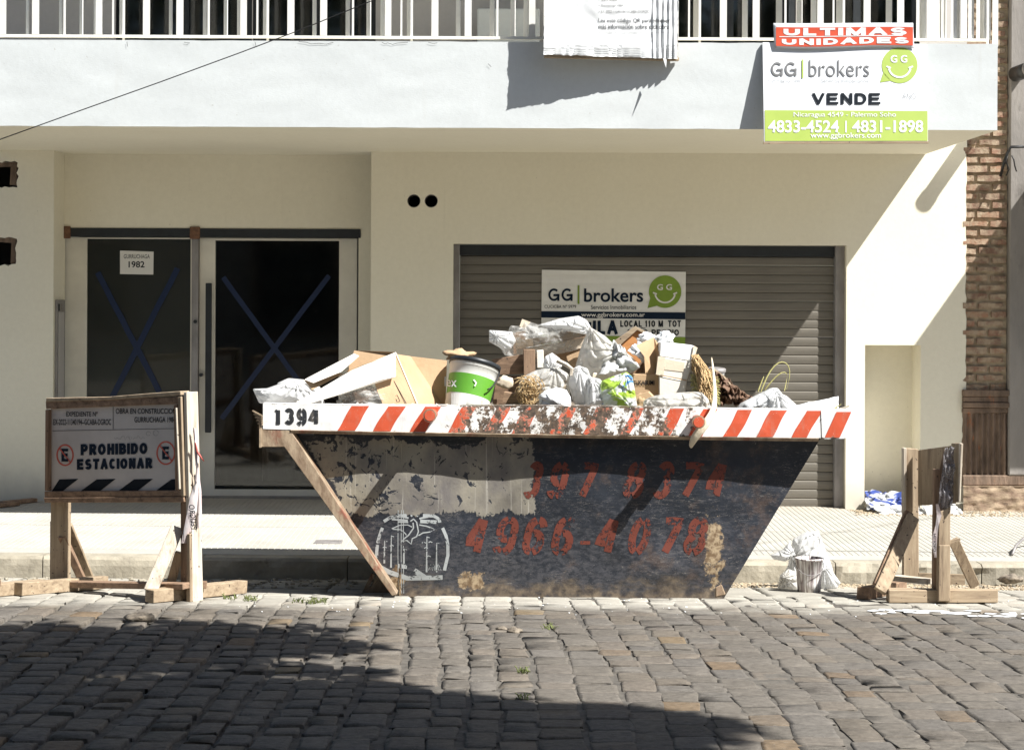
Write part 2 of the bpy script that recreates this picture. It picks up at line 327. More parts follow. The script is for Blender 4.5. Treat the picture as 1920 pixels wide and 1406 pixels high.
def body_paint():
    m, t, b = nodes('black_scraped_paint'); co = coords(t); sx = N(t, 'ShaderNodeSeparateXYZ'); L(t, co, sx.inputs[0]); x, z = sx.outputs[0], sx.outputs[2]
    blk = ramp(t, nz(t, co, 3.5, 8, 0.65), [(0.3, (0.006, 0.009, 0.014)), (0.6, (0.015, 0.019, 0.028)), (0.8, (0.035, 0.037, 0.046))])
    # scuffed grey bloom, stronger low down
    sc = nz(t, coords(t, (1.6, 1, 3.0)), 14, 10, 0.78, 0.4)
    low = sstep(t, z, 0.75, 0.10)
    scm = sstep(t, math_(t, 'ADD', sc, math_(t, 'MULTIPLY', low, 0.13)), 0.52, 0.74)
    col = mixc(t, math_(t, 'MULTIPLY', scm, 0.62), blk, (0.085, 0.083, 0.092))
    spk = sstep(t, nz(t, co, 90, 4, 0.7), 0.66, 0.72)
    col = mixc(t, math_(t, 'MULTIPLY', spk, math_(t, 'ADD', 0.2, math_(t, 'MULTIPLY', low, 0.6))), col, (0.27, 0.25, 0.235))
    rb = math_(t, 'MULTIPLY', sstep(t, nz(t, co, 4, 7, 0.7), 0.53, 0.68), sstep(t, x, skx(950), skx(1080)))
    col = mixc(t, math_(t, 'MULTIPLY', rb, 0.35), col, (0.12, 0.07, 0.042))
    # long thin scratches
    for k, rt in enumerate((0.7, 1.1, 0.95, 0.35)):
        s = nz(t, coords(t, (1.0, 1, 9.0), rot=(0, rt, 0)), 5 + k * 2.5, 3, 0.5, 0.2)
        ln = sstep(t, math_(t, 'ABSOLUTE', math_(t, 'SUBTRACT', s, 0.5)), 0.006, 0.001)
        lm = sstep(t, nz(t, co, 5 + k, 3), 0.52, 0.60)
        col = mixc(t, math_(t, 'MULTIPLY', ln, math_(t, 'MULTIPLY', lm, 0.55)), col, (0.30, 0.27, 0.24))
    # beige over-painted patch with drips and scraped holes
    e = math_(t, 'MULTIPLY', math_(t, 'SUBTRACT', nz(t, co, 5, 8, 0.7), 0.5), 0.42)
    drip = math_(t, 'MULTIPLY', math_(t, 'SUBTRACT', nz(t, coords(t, (60, 1, 1.5)), 1.0, 3, 0.5), 0.5), 0.07)
    slant = math_(t, 'MULTIPLY', math_(t, 'SUBTRACT', 0.93, z), 0.62)
    left = sstep(t, math_(t, 'SUBTRACT', math_(t, 'ADD', x, e), slant), skx(548), skx(553))
    right = sstep(t, math_(t, 'ADD', x, math_(t, 'MULTIPLY', e, 0.6)), skx(1004), skx(1001))
    top = sstep(t, math_(t, 'ADD', z, e), 0.885, 0.875)
    bot = sstep(t, math_(t, 'ADD', z, math_(t, 'ADD', math_(t, 'MULTIPLY', e, 0.5), drip)), 0.462, 0.469)
    mask = math_(t, 'MULTIPLY', math_(t, 'MULTIPLY', left, right), math_(t, 'MULTIPLY', top, bot))
    h1 = sstep(t, nz(t, coords(t, (1, 1, 1.0), rot=(0, -0.7, 0)), 8.5, 8, 0.68, 0.8), 0.595, 0.615)
    hz = sstep(t, x, skx(800), skx(700))
    h2 = sstep(t, math_(t, 'ADD', nz(t, co, 14, 6, 0.65, 1.0), math_(t, 'MULTIPLY', hz, 0.05)), 0.615, 0.63)
    hole = math_(t, 'MAXIMUM', h1, h2)
    mask = math_(t, 'MULTIPLY', mask, math_(t, 'SUBTRACT', 1.0, hole))
    bei = ramp(t, nz(t, coords(t, (1, 1, 0.7)), 4.5, 6, 0.6), [(0.35, (0.13, 0.118, 0.11)), (0.64, (0.275, 0.25, 0.195))])
    dr = sstep(t, nz(t, coords(t, (55, 1, 1.2)), 1.0, 4, 0.6), 0.60, 0.66)
    bei = mixc(t, math_(t, 'MULTIPLY', dr, 0.3), bei, (0.6, 0.57, 0.5))
    col = mixc(t, mask, col, bei)
    # ochre mud and rust along the foot
    mud = sstep(t, math_(t, 'ADD', z, math_(t, 'MULTIPLY', math_(t, 'SUBTRACT', nz(t, coords(t, (1, 1, 2)), 5, 8, 0.7), 0.5), -0.45)), 0.10, -0.01)
    col = mixc(t, math_(t, 'MULTIPLY', mud, 0.7), col, ramp(t, nz(t, co, 20, 6), [(0.38, (0.05, 0.036, 0.026)), (0.68, (0.24, 0.18, 0.115))]))
    for cx_, cz_, rx_, rz_ in ((skx(1343), skz(1035), 0.07, 0.24), (skx(885), skz(1098), 0.12, 0.06), (skx(740), skz(1100), 0.06, 0.10)):
        dx = math_(t, 'DIVIDE', math_(t, 'SUBTRACT', x, cx_), rx_); dz = math_(t, 'DIVIDE', math_(t, 'SUBTRACT', z, cz_), rz_)
        rr = math_(t, 'SQRT', math_(t, 'ADD', math_(t, 'MULTIPLY', dx, dx), math_(t, 'MULTIPLY', dz, dz)))
        rr = math_(t, 'ADD', rr, math_(t, 'MULTIPLY', math_(t, 'SUBTRACT', nz(t, co, 17, 8, 0.7), 0.5), 3.2))
        col = mixc(t, math_(t, 'MULTIPLY', sstep(t, rr, 0.85, 0.6), 0.85), col, ramp(t, nz(t, co, 40, 4), [(0.4, (0.16, 0.10, 0.05)), (0.6, (0.42, 0.32, 0.20))]))
    L(t, col, b.inputs['Base Color']); b.inputs['Roughness'].default_value = 0.5
    bump(t, b, math_(t, 'ADD', nz(t, co, 5, 6), math_(t, 'ADD', math_(t, 'MULTIPLY', mask, 0.12), math_(t, 'MULTIPLY', nz(t, co, 60, 4), 0.12))), 0.35, 0.02)
    return m, col
M['body'], _ = body_paint()
def stencil(name, c, thr=0.56, base=(0.03, 0.032, 0.042)):
    m, t, b = nodes(name); out = t.nodes['Material Output']; co = coords(t)
    w1 = math_(t, 'ADD', math_(t, 'MULTIPLY', nz(t, co, 16, 9, 0.75), 0.7), math_(t, 'MULTIPLY', nz(t, co, 70, 5, 0.7), 0.3))
    f = sstep(t, w1, thr, thr + 0.035)
    L(t, mixc(t, math_(t, 'MULTIPLY', nz(t, co, 9, 5), 0.4), c, tuple(x * 0.55 for x in c)), b.inputs['Base Color']); b.inputs['Roughness'].default_value = 0.6
    tp = N(t, 'ShaderNodeBsdfTransparent'); mx = N(t, 'ShaderNodeMixShader'); L(t, f, mx.inputs[0]); L(t, b.outputs[0], mx.inputs[1]); L(t, tp.outputs[0], mx.inputs[2])
    L(t, mx.outputs[0], out.inputs[0]); return m
M['red_stencil'] = stencil('worn_red_stencil', (0.15, 0.032, 0.018), 0.515)
M['white_stencil'] = stencil('worn_white_stencil', (0.38, 0.40, 0.40), 0.53)
M['ochre'] = simple('ochre_scraped_steel', (0.36, 0.275, 0.185), (0.20, 0.135, 0.085), 0.75, 16, (1, 1, 0.5), 0.38, 0.62, 0.6, 30, dirt=(0.22, 0.075, 0.045), dthr=(0.52, 0.66), dscale=7)

# cobbles: each stone its own grey, brown or ochre; dust near the gutter
def cobble_mat():
    m, t, b = nodes('granite_cobble'); co = coords(t, world=True)
    g = N(t, 'ShaderNodeNewGeometry'); oi = N(t, 'ShaderNodeObjectInfo')
    r = math_(t, 'FRACT', math_(t, 'ADD', g.outputs['Random Per Island'], math_(t, 'MULTIPLY', oi.outputs['Random'], 7.31)))
    col = ramp(t, r, [(0.0, (0.108, 0.098, 0.086)), (0.35, (0.130, 0.118, 0.103)), (0.6, (0.118, 0.110, 0.101)), (0.8, (0.138, 0.120, 0.101)), (0.95, (0.125, 0.110, 0.091)), (0.975, (0.15, 0.11, 0.075)), (1.0, (0.17, 0.135, 0.085))])
    n1 = nz(t, co, 18, 8, 0.7)
    col = mixc(t, 0.85, col, ramp(t, nz(t, coords(t, (1, 1.6, 1), True), 26, 9, 0.75), [(0.32, (0.50, 0.48, 0.46)), (0.68, (1.55, 1.50, 1.42))]), 'MULTIPLY')
    col = mixc(t, sstep(t, nz(t, co, 120, 3, 0.6), 0.60, 0.72), col, (0.20, 0.185, 0.165))
    sx = N(t, 'ShaderNodeSeparateXYZ'); L(t, g.outputs['Position'], sx.inputs[0])
    y = math_(t, 'ADD', sx.outputs[1], math_(t, 'MULTIPLY', nz(t, co, 2.0, 6, 0.7), 0.9))
    dust = sstep(t, y, 10.75, 11.35)
    dust = math_(t, 'MULTIPLY', dust, math_(t, 'ADD', 0.35, math_(t, 'MULTIPLY', nz(t, co, 9, 7, 0.75), 0.75)))
    col = mixc(t, dust, col, (0.46, 0.435, 0.375))
    soft = math_(t, 'MULTIPLY', sstep(t, nz(t, co, 1.6, 6, 0.7), 0.42, 0.72), 0.30)
    col = mixc(t, soft, col, (0.165, 0.148, 0.125))
    L(t, col, b.inputs['Base Color'])
    b.inputs['Roughness'].default_value = 0.85; b.inputs['Specular IOR Level'].default_value = 0.22
    bump(t, b, math_(t, 'ADD', nz(t, co, 30, 8, 0.7), math_(t, 'MULTIPLY', nz(t, co, 7, 3), 1.2)), 0.55, 0.012); return m
M['cobble'] = cobble_mat()
M['joint'] = simple('sandy_joint', (0.135, 0.120, 0.100), (0.07, 0.062, 0.052), 0.95, 14, bmp=0.8, bscale=40, world=True)
def pave_mat():
    m, t, b = nodes('pavement_tile'); co = coords(t, world=True)
    col = ramp(t, nz(t, co, 2.2, 7, 0.65), [(0.3, (0.365, 0.350, 0.31)), (0.65, (0.465, 0.448, 0.40))])
    col = mixc(t, 0.5, col, ramp(t, nz(t, co, 35, 6, 0.7), [(0.3, (0.72, 0.70, 0.66)), (0.7, (1.1, 1.1, 1.1))]), 'MULTIPLY')
    col = mixc(t, math_(t, 'MULTIPLY', sstep(t, nz(t, co, 5, 8, 0.75), 0.58, 0.75), 0.5), col, (0.36, 0.32, 0.26))
    g = N(t, 'ShaderNodeSeparateXYZ'); L(t, N(t, 'ShaderNodeNewGeometry').outputs['Position'], g.inputs[0])
    near = math_(t, 'MULTIPLY', sstep(t, math_(t, 'ADD', g.outputs[1], math_(t, 'MULTIPLY', nz(t, co, 5, 5), 0.5)), 15.45, 15.95), 0.45)
    col = mixc(t, near, col, (0.40, 0.34, 0.26))
    L(t, col, b.inputs['Base Color']); b.inputs['Roughness'].default_value = 0.9; bump(t, b, nz(t, co, 40, 6), 0.3, 0.006); return m
M['pave'] = pave_mat()
M['kerb'] = simple('kerb_granite', (0.40, 0.36, 0.28), (0.27, 0.24, 0.185), 0.95, 5, bmp=0.7, bscale=22, dirt=(0.14, 0.12, 0.10), dthr=(0.58, 0.75), dscale=6)
def brick_mat():
    m, t, b = nodes('old_brick'); co = coords(t, world=True); oi = N(t, 'ShaderNodeObjectInfo')
    col = ramp(t, oi.outputs['Random'], [(0, (0.17, 0.095, 0.065)), (0.35, (0.27, 0.14, 0.09)), (0.6, (0.22, 0.135, 0.095)), (0.85, (0.33, 0.18, 0.11)), (1, (0.14, 0.085, 0.065))])
    col = mixc(t, sstep(t, nz(t, co, 12, 8, 0.7), 0.36, 0.64), col, (0.40, 0.315, 0.22))
    col = mixc(t, sstep(t, nz(t, co, 30, 6, 0.7), 0.60, 0.75), col, (0.12, 0.08, 0.06))
    L(t, col, b.inputs['Base Color']); b.inputs['Roughness'].default_value = 0.95; bump(t, b, nz(t, co, 35, 8, 0.7), 0.9, 0.01); return m
M['brick'] = brick_mat()
M['mortar'] = simple('lime_mortar', (0.52, 0.43, 0.30), (0.36, 0.28, 0.19), 0.95, 12, bmp=0.9, bscale=25, world=True)
M['stained'] = simple('stained_plaster', (0.24, 0.165, 0.115), (0.10, 0.07, 0.05), 0.95, 6, (2, 1, 0.5), bmp=0.9, bscale=25, dirt=(0.33, 0.14, 0.07), dthr=(0.58, 0.68), dscale=7)
M['plinth'] = simple('flaking_plinth', (0.42, 0.32, 0.22), (0.17, 0.11, 0.075), 0.95, 7, (1, 1, 2.2), bmp=1.0, bscale=14, dirt=(0.09, 0.06, 0.045), dthr=(0.58, 0.70), dscale=11)
M['leaf'] = simple('plane_tree_leaf', (0.07, 0.11, 0.03), (0.045, 0.08, 0.02), 0.6, 3)
M['bark'] = simple('tree_bark', (0.16, 0.12, 0.09), (0.08, 0.06, 0.045), 0.95, 6, (1, 1, 0.3), bmp=0.8)
M['grass'] = simple('grass_blade', (0.15, 0.17, 0.05), (0.09, 0.11, 0.03), 0.7, 9)
M['opp'] = plaster('opposite_plaster', (0.40, 0.36, 0.31), (0.34, 0.31, 0.27))
M['tape_w'] = simple('tape_white', (0.74, 0.70, 0.68), (0.62, 0.5, 0.48), 0.4, 18)
M['tape_r'] = simple('tape_red', (0.5, 0.10, 0.08), None, 0.4, 18)
M['cable'] = simple('black_cable', (0.015, 0.015, 0.015), None, 0.5, 9)

# ---------------------------------------------------------------- flat print helpers: map pixels of a printed face onto its surface
def plane(Y, dy=0.0):
    return lambda px, py: P(px, py, Y) - Vector((0, dy, 0))
def text(s, box, fn, mat, parent, bold=0.0, shear=0.0, name='lettering'):
    cu = bpy.data.curves.new('t', 'FONT'); cu.body = s; cu.size = 1; cu.offset = bold; cu.shear = shear; cu.resolution_u = 4
    o = bpy.data.objects.new('t', cu); COL.objects.link(o)
    dg = bpy.context.evaluated_depsgraph_get(); dg.update()
    me = bpy.data.meshes.new_from_object(o.evaluated_get(dg)); bpy.data.objects.remove(o); bpy.data.curves.remove(cu)
    xs = [v.co.x for v in me.vertices]; ys = [v.co.y for v in me.vertices]
    x0, x1, y0, y1 = min(xs), max(xs), min(ys), max(ys); org = ORG.get(parent, Vector((0, 0, 0)))
    for v in me.vertices:
        v.co = fn(box[0] + (v.co.x - x0) / (x1 - x0) * (box[2] - box[0]), box[3] - (v.co.y - y0) / (y1 - y0) * (box[3] - box[1])) - org
    me.name = name; me.materials.clear(); me.update()
    return link(name, me, parent, mat)
def poly(pts, fn, mat, parent, name='print', cut=1):
    mb = MB(); mb.add([fn(*p) for p in pts], [tuple(range(len(pts)))])
    return mb.build(name, mat, parent)
def ribbon(mb, pts, wd, fn, closed=False, w1=None):
    if not closed:
        q_ = []
        for (xa, ya), (xb, yb_) in zip(pts[:-1], pts[1:]):
            k_ = max(1, int(math.hypot(xb - xa, yb_ - ya) / 7)); q_ += [(xa + (xb - xa) * i / k_, ya + (yb_ - ya) * i / k_) for i in range(k_)]
        pts = q_ + [pts[-1]]
    n = len(pts); vs = []; rows = n + (1 if closed else 0)
    for i in range(n):
        a = pts[(i - 1) % n] if closed or i > 0 else pts[0]; b = pts[(i + 1) % n] if closed or i < n - 1 else pts[-1]
        dx, dy = b[0] - a[0], b[1] - a[1]; l = math.hypot(dx, dy) or 1; k = wd if w1 is None else wd + (w1 - wd) * i / (n - 1)
        for sgn in (-1, 1): vs.append(fn(pts[i][0] - dy / l * sgn * k / 2, pts[i][1] + dx / l * sgn * k / 2))
    fs = [(2 * i, 2 * i + 1, (2 * i + 3) % (2 * n), (2 * i + 2) % (2 * n)) for i in range(n if closed else n - 1)]
    mb.add(vs, fs)
def arc(cx, cy, rx, ry, a0, a1, n=10):
    return [(cx + rx * math.cos(math.radians(a0 + (a1 - a0) * i / n)), cy - ry * math.sin(math.radians(a0 + (a1 - a0) * i / n))) for i in range(n + 1)]
GLYPH = {   # stencil digits, unit box, y down
    '0': [arc(.5, .5, .40, .5, 100, 260), arc(.5, .5, .40, .5, 80, -80)],
    '1': [[(.45, 0), (.45, 1)], [(.15, .16), (.38, .03)], [(.15, 1), (.75, 1)]],
    '3': [arc(.45, .27, .40, .27, 150, 0, 8) + arc(.45, .27, .38, .22, -10, -80, 5), arc(.45, .73, .42, .27, 80, -150, 12)],
    '4': [[(.58, 0), (.02, .70), (.46, .70)], [(.72, 0), (.72, 1)]],
    '6': [[(.9, .22)] + arc(.5, .25, .38, .25, 20, 85, 5), arc(.5, .30, .42, .30, 105, 180, 5) + arc(.5, .68, .42, .32, 180, 262, 7), arc(.5, .70, .40, .30, 105, -80, 12)],
    '7': [[(.02, .03), (.95, .03), (.42, 1)]],
    '8': [arc(.5, .25, .36, .25, 100, 262, 8), arc(.5, .25, .36, .25, 80, -82, 8), arc(.5, .74, .42, .26, 98, 260, 8), arc(.5, .74, .42, .26, 82, -80, 8)],
    '9': [arc(.5, .30, .40, .30, 98, 285, 12), arc(.5, .32, .42, .32, 82, 0, 6) + arc(.5, .70, .42, .30, 0, -80, 6), arc(.5, .75, .42, .25, -100, -160, 5)],
    '-': [[(.1, .55), (.9, .55)]],
}
def digit(mb, ch, x0, x1, y0, y1, wd, fn, sh=0.0):
    for q_, st in enumerate(GLYPH[ch]):
        m = wd / 2; fk = (lambda n_: (lambda a, b: fn(a, b) + Vector((0, -.0005 * n_, 0))))(q_)
        pts = [(x0 + m + (x1 - x0 - wd) * a + sh * (0.5 - b) * (y1 - y0), y0 + m + (y1 - y0 - wd) * b) for a, b in st]
        ribbon(mb, pts, wd, fk)

def _s(*p): return list(p)
def SA(cx, cy, rx, ry, a0, a1, n=10): return arc(cx, cy, rx, ry, a0, a1, n)
GRO = {'A': [[(0, 1), (.47, 0)], [(.53, 0), (1, 1)], [(.2, .66), (.8, .66)]], 'B': [[(0, 0), (0, 1)], [(0, 0), (.6, 0)] + SA(.6, .24, .33, .24, 80, -90) + [(0, .48)], [(0, 1), (.62, 1)] + SA(.62, .74, .38, .26, -80, 90) + [(.3, .48)]],
 'C': [SA(.5, .5, .5, .5, 40, 320, 20)], 'D': [[(0, 0), (0, 1)], [(0, 0), (.45, 0)] + SA(.45, .5, .55, .5, 80, -80, 14) + [(.45, 1), (0, 1)]], 'E': [[(0, 0), (0, 1)], [(0, 0), (.95, 0)], [(0, .48), (.85, .48)], [(0, 1), (1, 1)]],
 'G': [SA(.5, .5, .5, .5, 45, 330, 20), [(.98, .52), (.98, 1)], [(.55, .55), (1, .55)]], 'H': [[(0, 0), (0, 1)], [(1, 0), (1, 1)], [(0, .48), (1, .48)]], 'I': [[(.5, 0), (.5, 1)]], 'L': [[(0, 0), (0, 1)], [(0, 1), (1, 1)]],
 'M': [[(0, 0), (0, 1)], [(1, 0), (1, 1)], [(.05, 0), (.48, 1)], [(.95, 0), (.52, 1)]], 'N': [[(0, 0), (0, 1)], [(1, 0), (1, 1)], [(.04, 0), (.96, 1)]], 'O': [SA(.5, .5, .5, .5, 0, 360, 24)], 'P': [[(0, 0), (0, 1)], [(0, 0), (.6, 0)] + SA(.6, .28, .4, .28, 80, -80) + [(.6, .56), (0, .56)]],
 'R': [[(0, 0), (0, 1)], [(0, 0), (.6, 0)] + SA(.6, .26, .38, .26, 80, -80) + [(.6, .52), (0, .52)], [(.5, .52), (1, 1)]], 'S': [SA(.5, .26, .45, .26, 25, 250, 12) + SA(.5, .74, .5, .26, 70, -160, 14)], 'T': [[(0, 0), (1, 0)], [(.5, 0), (.5, 1)]],
 'U': [[(0, 0), (0, .6)] + SA(.5, .62, .5, .38, 180, 360, 12) + [(1, 0)]], 'V': [[(0, 0), (.47, 1)], [(1, 0), (.53, 1)]], 'Q': [SA(.5, .5, .5, .5, 0, 360, 24), [(.6, .7), (1, 1.05)]],
 '0': [SA(.5, .5, .5, .5, 0, 360, 24)], '1': [[(.6, 0), (.6, 1)], [(.2, .22), (.55, .04)]], '2': [SA(.5, .28, .46, .28, 170, -30, 12) + [(.02, .97)], [(0, 1), (1, 1)]], '3': [SA(.48, .26, .42, .26, 160, -80, 12), SA(.48, .74, .5, .26, 80, -165, 14)], '4': [[(.66, 0), (.0, .7)], [(0, .72), (1, .72)], [(.72, 0), (.72, 1)]],
 '5': [[(.15, 0), (.92, 0)], [(.18, 0), (.08, .5)], SA(.46, .68, .52, .32, 140, -160, 16)], '8': [SA(.5, .25, .42, .25, 0, 360, 18), SA(.5, .74, .5, .26, 0, 360, 18)], '9': [SA(.5, .31, .5, .31, 0, 360, 18), SA(.45, .6, .55, .4, 0, -140, 10)], '6': [SA(.5, .69, .5, .31, 0, 360, 18), SA(.55, .4, .55, .4, 40, 180, 10)], '.': [[(.4, 1), (.6, 1)]], '-': [[(.1, .6), (.9, .6)]], 'Y': [[(0, 0), (.5, .5)], [(1, 0), (.5, .5)], [(.5, .5), (.5, 1)]]}
GW = {'I': .25, '1': .62, 'M': 1.2, ' ': .45, '.': .22, 'L': .8, '-': .55, 'T': .95, 'O': 1.1, 'G': 1.1, 'Q': 1.1, 'A': 1.08, 'V': 1.05}
def stext(t_, box, fn, mat, parent, th, wx=1.0, sp=.2, slope=0.0):
    tot = sum(GW.get(c, 1) for c in t_) + sp * (len(t_) - 1) ; k = (box[2] - box[0]) / tot; x_ = box[0]; m = MB(); h = th / 2
    for c in t_:
        gw = GW.get(c, 1) * k
        if c != ' ':
            for q_, st in enumerate(GRO[c]):
                fk = (lambda n_: (lambda a, b: fn(a, b) + Vector((0, -.0005 * n_, 0))))(q_)
                pp = [(x_ + h * wx + (gw - 2 * h * wx) * (a if gw > 2.4 * h else .5), box[1] + h + (box[3] - box[1] - 2 * h) * b) for a, b in st]
                (xa, ya), (xb, yb_) = pp[0], pp[1]; l = math.hypot(xb - xa, yb_ - ya) or 1; e = h * (.95 if len(pp) == 2 else 0)
                if len(pp) == 2:
                    dx, dy = (xb - xa) / l * e, (yb_ - ya) / l * e; pp = [(xa - dx, ya - dy), (xb + dx, yb_ + dy)]
                ribbon(m, [(a, b + slope * (a - box[0])) for a, b in pp], th, fk)
        x_ += gw + sp * k
    return m.build('lettering', mat, parent)
# ================================================================= STRUCTURE
# ---- road with individual cobbles
mb = MB()
def jd(X): return 0.0055 + 0.014 * max(0, min(1, (0.5 - X) / 2.0))
mb.grid(lambda u, v: (lambda X, Y: Vector((X, Y, zr(X, Y) - jd(X) + (0.006 if X > 0 else .003) * noise.noise(Vector((X * 3, Y * 3, 0))) + 0.0035 * noise.noise(Vector((X * 11, Y * 11, 0))))))(-7 + 14 * u, 5.9 + 6.75 * v), 280, 140)
road = mb.build('road', M['joint'], None, True, base=False); tag(road, 'cobbled street surface sloping down to the gutter', 'road', kind='structure')
mb = MB()
mb.grid(lambda u, v: (lambda X, Y: Vector((X, Y, zr(X, max(Y, 3)) - 0.02 if Y > -60 else 0)))(-40 + 80 * u, -5 + 10.9 * v), 40, 12)
tag(mb.build('near_road', M['joint'], None, True, base=False), 'continuation of the street towards the opposite side', 'road', kind='structure')
mb = MB().box((-200, -200, -0.6), (200, 200, -0.45)); tag(mb.build('ground', M['joint'], None, base=False), 'ground under and beyond the street', 'ground', kind='structure')

def stone(cx, cy, lx, ly, seed, full=True):
    """top and skirt of one worn cobble; returns verts (world) and faces"""
    rnd = random.Random(seed); n = 4 if full else 3
    prof = [-0.5, -0.41, 0.41, 0.5] if full else [-0.5, 0.0, 0.5]
    ang = rnd.uniform(-0.06, 0.06); ca, sa = math.cos(ang), math.sin(ang); tlx, tly = rnd.uniform(-0.018, 0.018), rnd.uniform(-0.018, 0.018)
    vs, h0 = [], rnd.uniform(-0.003, 0.002); cj = [[(rnd.uniform(-1, 1) * 0.011, rnd.uniform(-1, 1) * 0.014) for _ in range(n)] for _ in range(n)]
    for j in range(n):
        for i in range(n):
            x, y = prof[i] * lx, prof[j] * ly
            ei, ej = i in (0, n - 1), j in (0, n - 1)
            if ei and ej: x *= 0.95; y *= 0.95
            x += cj[j][i][0]; y += cj[j][i][1]
            X, Y = cx + x * ca - y * sa, cy + x * sa + y * ca
            h = h0 + tlx * x + tly * y - ((0.0035 if ei or ej else 0) + (0.002 if ei and ej else 0)) * (.9 if cx < 0.2 else .35) + .002 * noise.noise(Vector((X * 30, Y * 30, 2)))
            vs.append(Vector((X, Y, zr(X, Y) + h)))
    fs = [(j * n + i, j * n + i + 1, (j + 1) * n + i + 1, (j + 1) * n + i) for j in range(n - 1) for i in range(n - 1)]
    ring = [i for i in range(n)] + [j * n + n - 1 for j in range(1, n)] + [(n - 1) * n + i for i in range(n - 2, -1, -1)] + [j * n for j in range(n - 2, 0, -1)]
    b0 = len(vs)
    for k in ring:
        v = vs[k]; d = (Vector((cx, cy, v.z)) - v) * 0.04
        vs.append(v + Vector((-d.x, -d.y, -0.05)))
    m = len(ring)
    fs += [(ring[(k + 1) % m], ring[k], b0 + k, b0 + (k + 1) % m) for k in range(m)]
    return vs, fs
stones = []; ci = 0; x = -3.9
while x < 4.3:
    wd = U(0.125, 0.175); y = 6.2 + U(0, 0.2)
    ph = U(0, 6)
    while y < 11.35:
        ln = U(0.14, 0.26)
        gap = 0.004 + 0.026 * max(0, min(1, (0.7 - x) / 1.6)) * max(0, min(1, (10.6 - y) / 1.0))
        xc = x + wd / 2 + 0.05 * math.sin(y * 0.9 + 1) + 0.012 * math.sin(y * 3 + ph)
        if abs(xc + 0.02) > 0.0:
            stones.append((xc, y + ln / 2, wd - gap, ln - gap))
        y += ln
    x += wd
def vis(s):
    p = s; h = abs(p[0] - 0.03) * F / p[1]
    return h < 1000 and p[1] > 6.55
inview = [s for s in stones if vis(s)]
inview.sort(key=lambda s: -(s[2] * s[3] / s[1] ** 3))
for k, s in enumerate(inview[:300]):
    vs_, fs_ = stone(*s, seed=k, full=True); c = Vector((s[0], s[1], zr(s[0], s[1])))
    me = bpy.data.meshes.new('cobblestone'); me.from_pydata([v - c for v in vs_], [], fs_)
    for p in me.polygons: p.use_smooth = True
    link('cobblestone', me, road, M['cobble'], c)
mb = MB(); far = inview[300:] + [s for s in stones if not vis(s)]
for k, s in enumerate(far): mb.add(*stone(*s, seed=1000 + k, full=True))
o = mb.build('cobblestones', M['cobble'], road, True); o['kind'] = 'stuff'
# gutter strip of larger, dusty slabs
mb = MB(); x = -4.2
while x < 4.6:
    y = 11.37; ln = U(0.25, 0.5)
    while y < 12.58:
        wy = U(0.2, 0.4); wy = min(wy, 12.59 - y)
        mb.add(*stone(x + ln / 2, y + wy / 2, ln - 0.015, max(wy - 0.015, 0.03), int(R() * 1e6)))
        y += wy
    x += ln
o = mb.build('gutter_stones', M['cobble'], road, True); o['kind'] = 'stuff'

# ---- kerb stones
kerb = thing('kerb', (0, YK, -0.1), 'worn pale granite kerb along the edge of the pavement', 'kerb', kind='structure')
x = -5.2
while x < 5.4:
    ln = U(0.9, 1.25); n = 24; k = MB(); rough = 0.02 if x > 1.2 else 0.006
    sec = [(0.0, -0.20), (0.0, -0.06), (0.004, -0.02), (0.02, 0.0), (0.16, 0.0), (0.16, -0.2)]
    vs_ = []
    for i in range(n + 1):
        X = x + 0.004 + (ln - 0.008) * i / n
        for (yy, zz) in sec:
            d = rough * noise.fractal(Vector((X * 7, zz * 20, 3)), 0.6, 2, 4)
            chip = rough * 1.6 * max(0, noise.noise(Vector((X * 5, 9, zz * 8)))) if zz > -0.05 and yy < 0.1 else 0
            vs_.append(Vector((X, YK - 0.003 + yy + (d + chip if yy < 0.1 else 0), zp(X, YK) + zz - chip)))
    m = len(sec)
    fs_ = [(i * m + j, i * m + (j + 1) % m, (i + 1) * m + (j + 1) % m, (i + 1) * m + j) for i in range(n) for j in range(m)]
    fs_ += [tuple(range(m - 1, -1, -1)), tuple(range(n * m, n * m + m))]
    k.add(vs_, fs_); k.build('kerb_stone', M['kerb'], kerb); x += ln

# ---- pavement with ribbed tiles
pav = None
def band(y0, y1, name, parent, ribs, x0=-6.0, x1=6.5, dz=0.0):
    b = MB(); per = 0.043; nx = int((x1 - x0) / per); prof = []
    for i in range(nx):
        X = x0 + i * per
        if ribs: prof += [(X, 0), (X + 0.034, 0), (X + 0.0365, -0.0028), (X + 0.0405, -0.0028)]
        else: prof += [(X, 0)]
    prof.append((x1, 0)); ny = max(1, int((y1 - y0) / 0.5)); vs_, fs_ = [], []
    for j in range(ny + 1):
        Y = y0 + (y1 - y0) * j / ny
        for X, z in prof: vs_.append(Vector((X, Y, zp(X, Y) + z + dz + 0.002 * noise.noise(Vector((X * 2, Y * 2, 1))))))
    m = len(prof)
    for j in range(ny):
        for i in range(m - 1): fs_.append((j * m + i, j * m + i + 1, (j + 1) * m + i + 1, (j + 1) * m + i))
    for i in range(m - 1):      # front lip down
        a, c = vs_[i], vs_[i + 1]; n0 = len(vs_); vs_ += [a - Vector((0, 0, 0.05)), c - Vector((0, 0, 0.05))]; fs_.append((i + 1, i, n0, n0 + 1))
    b.add(vs_, fs_); return b.build(name, M['pave'], parent, base=False)
pav = MB().box((-6, YK + 0.15, -0.2), (6.5, 16.2, -0.075)).build('pavement', M['joint'], None, base=False)
tag(pav, 'pale ribbed pavement between the kerb and the white building', 'pavement', kind='structure'); ORG[pav] = Vector((0, 0, 0))
band(YK + 0.158, YK + 0.36, 'smooth_tile_band', pav, False)
band(YK + 0.364, YK + 0.56, 'smooth_tile_band', pav, True)
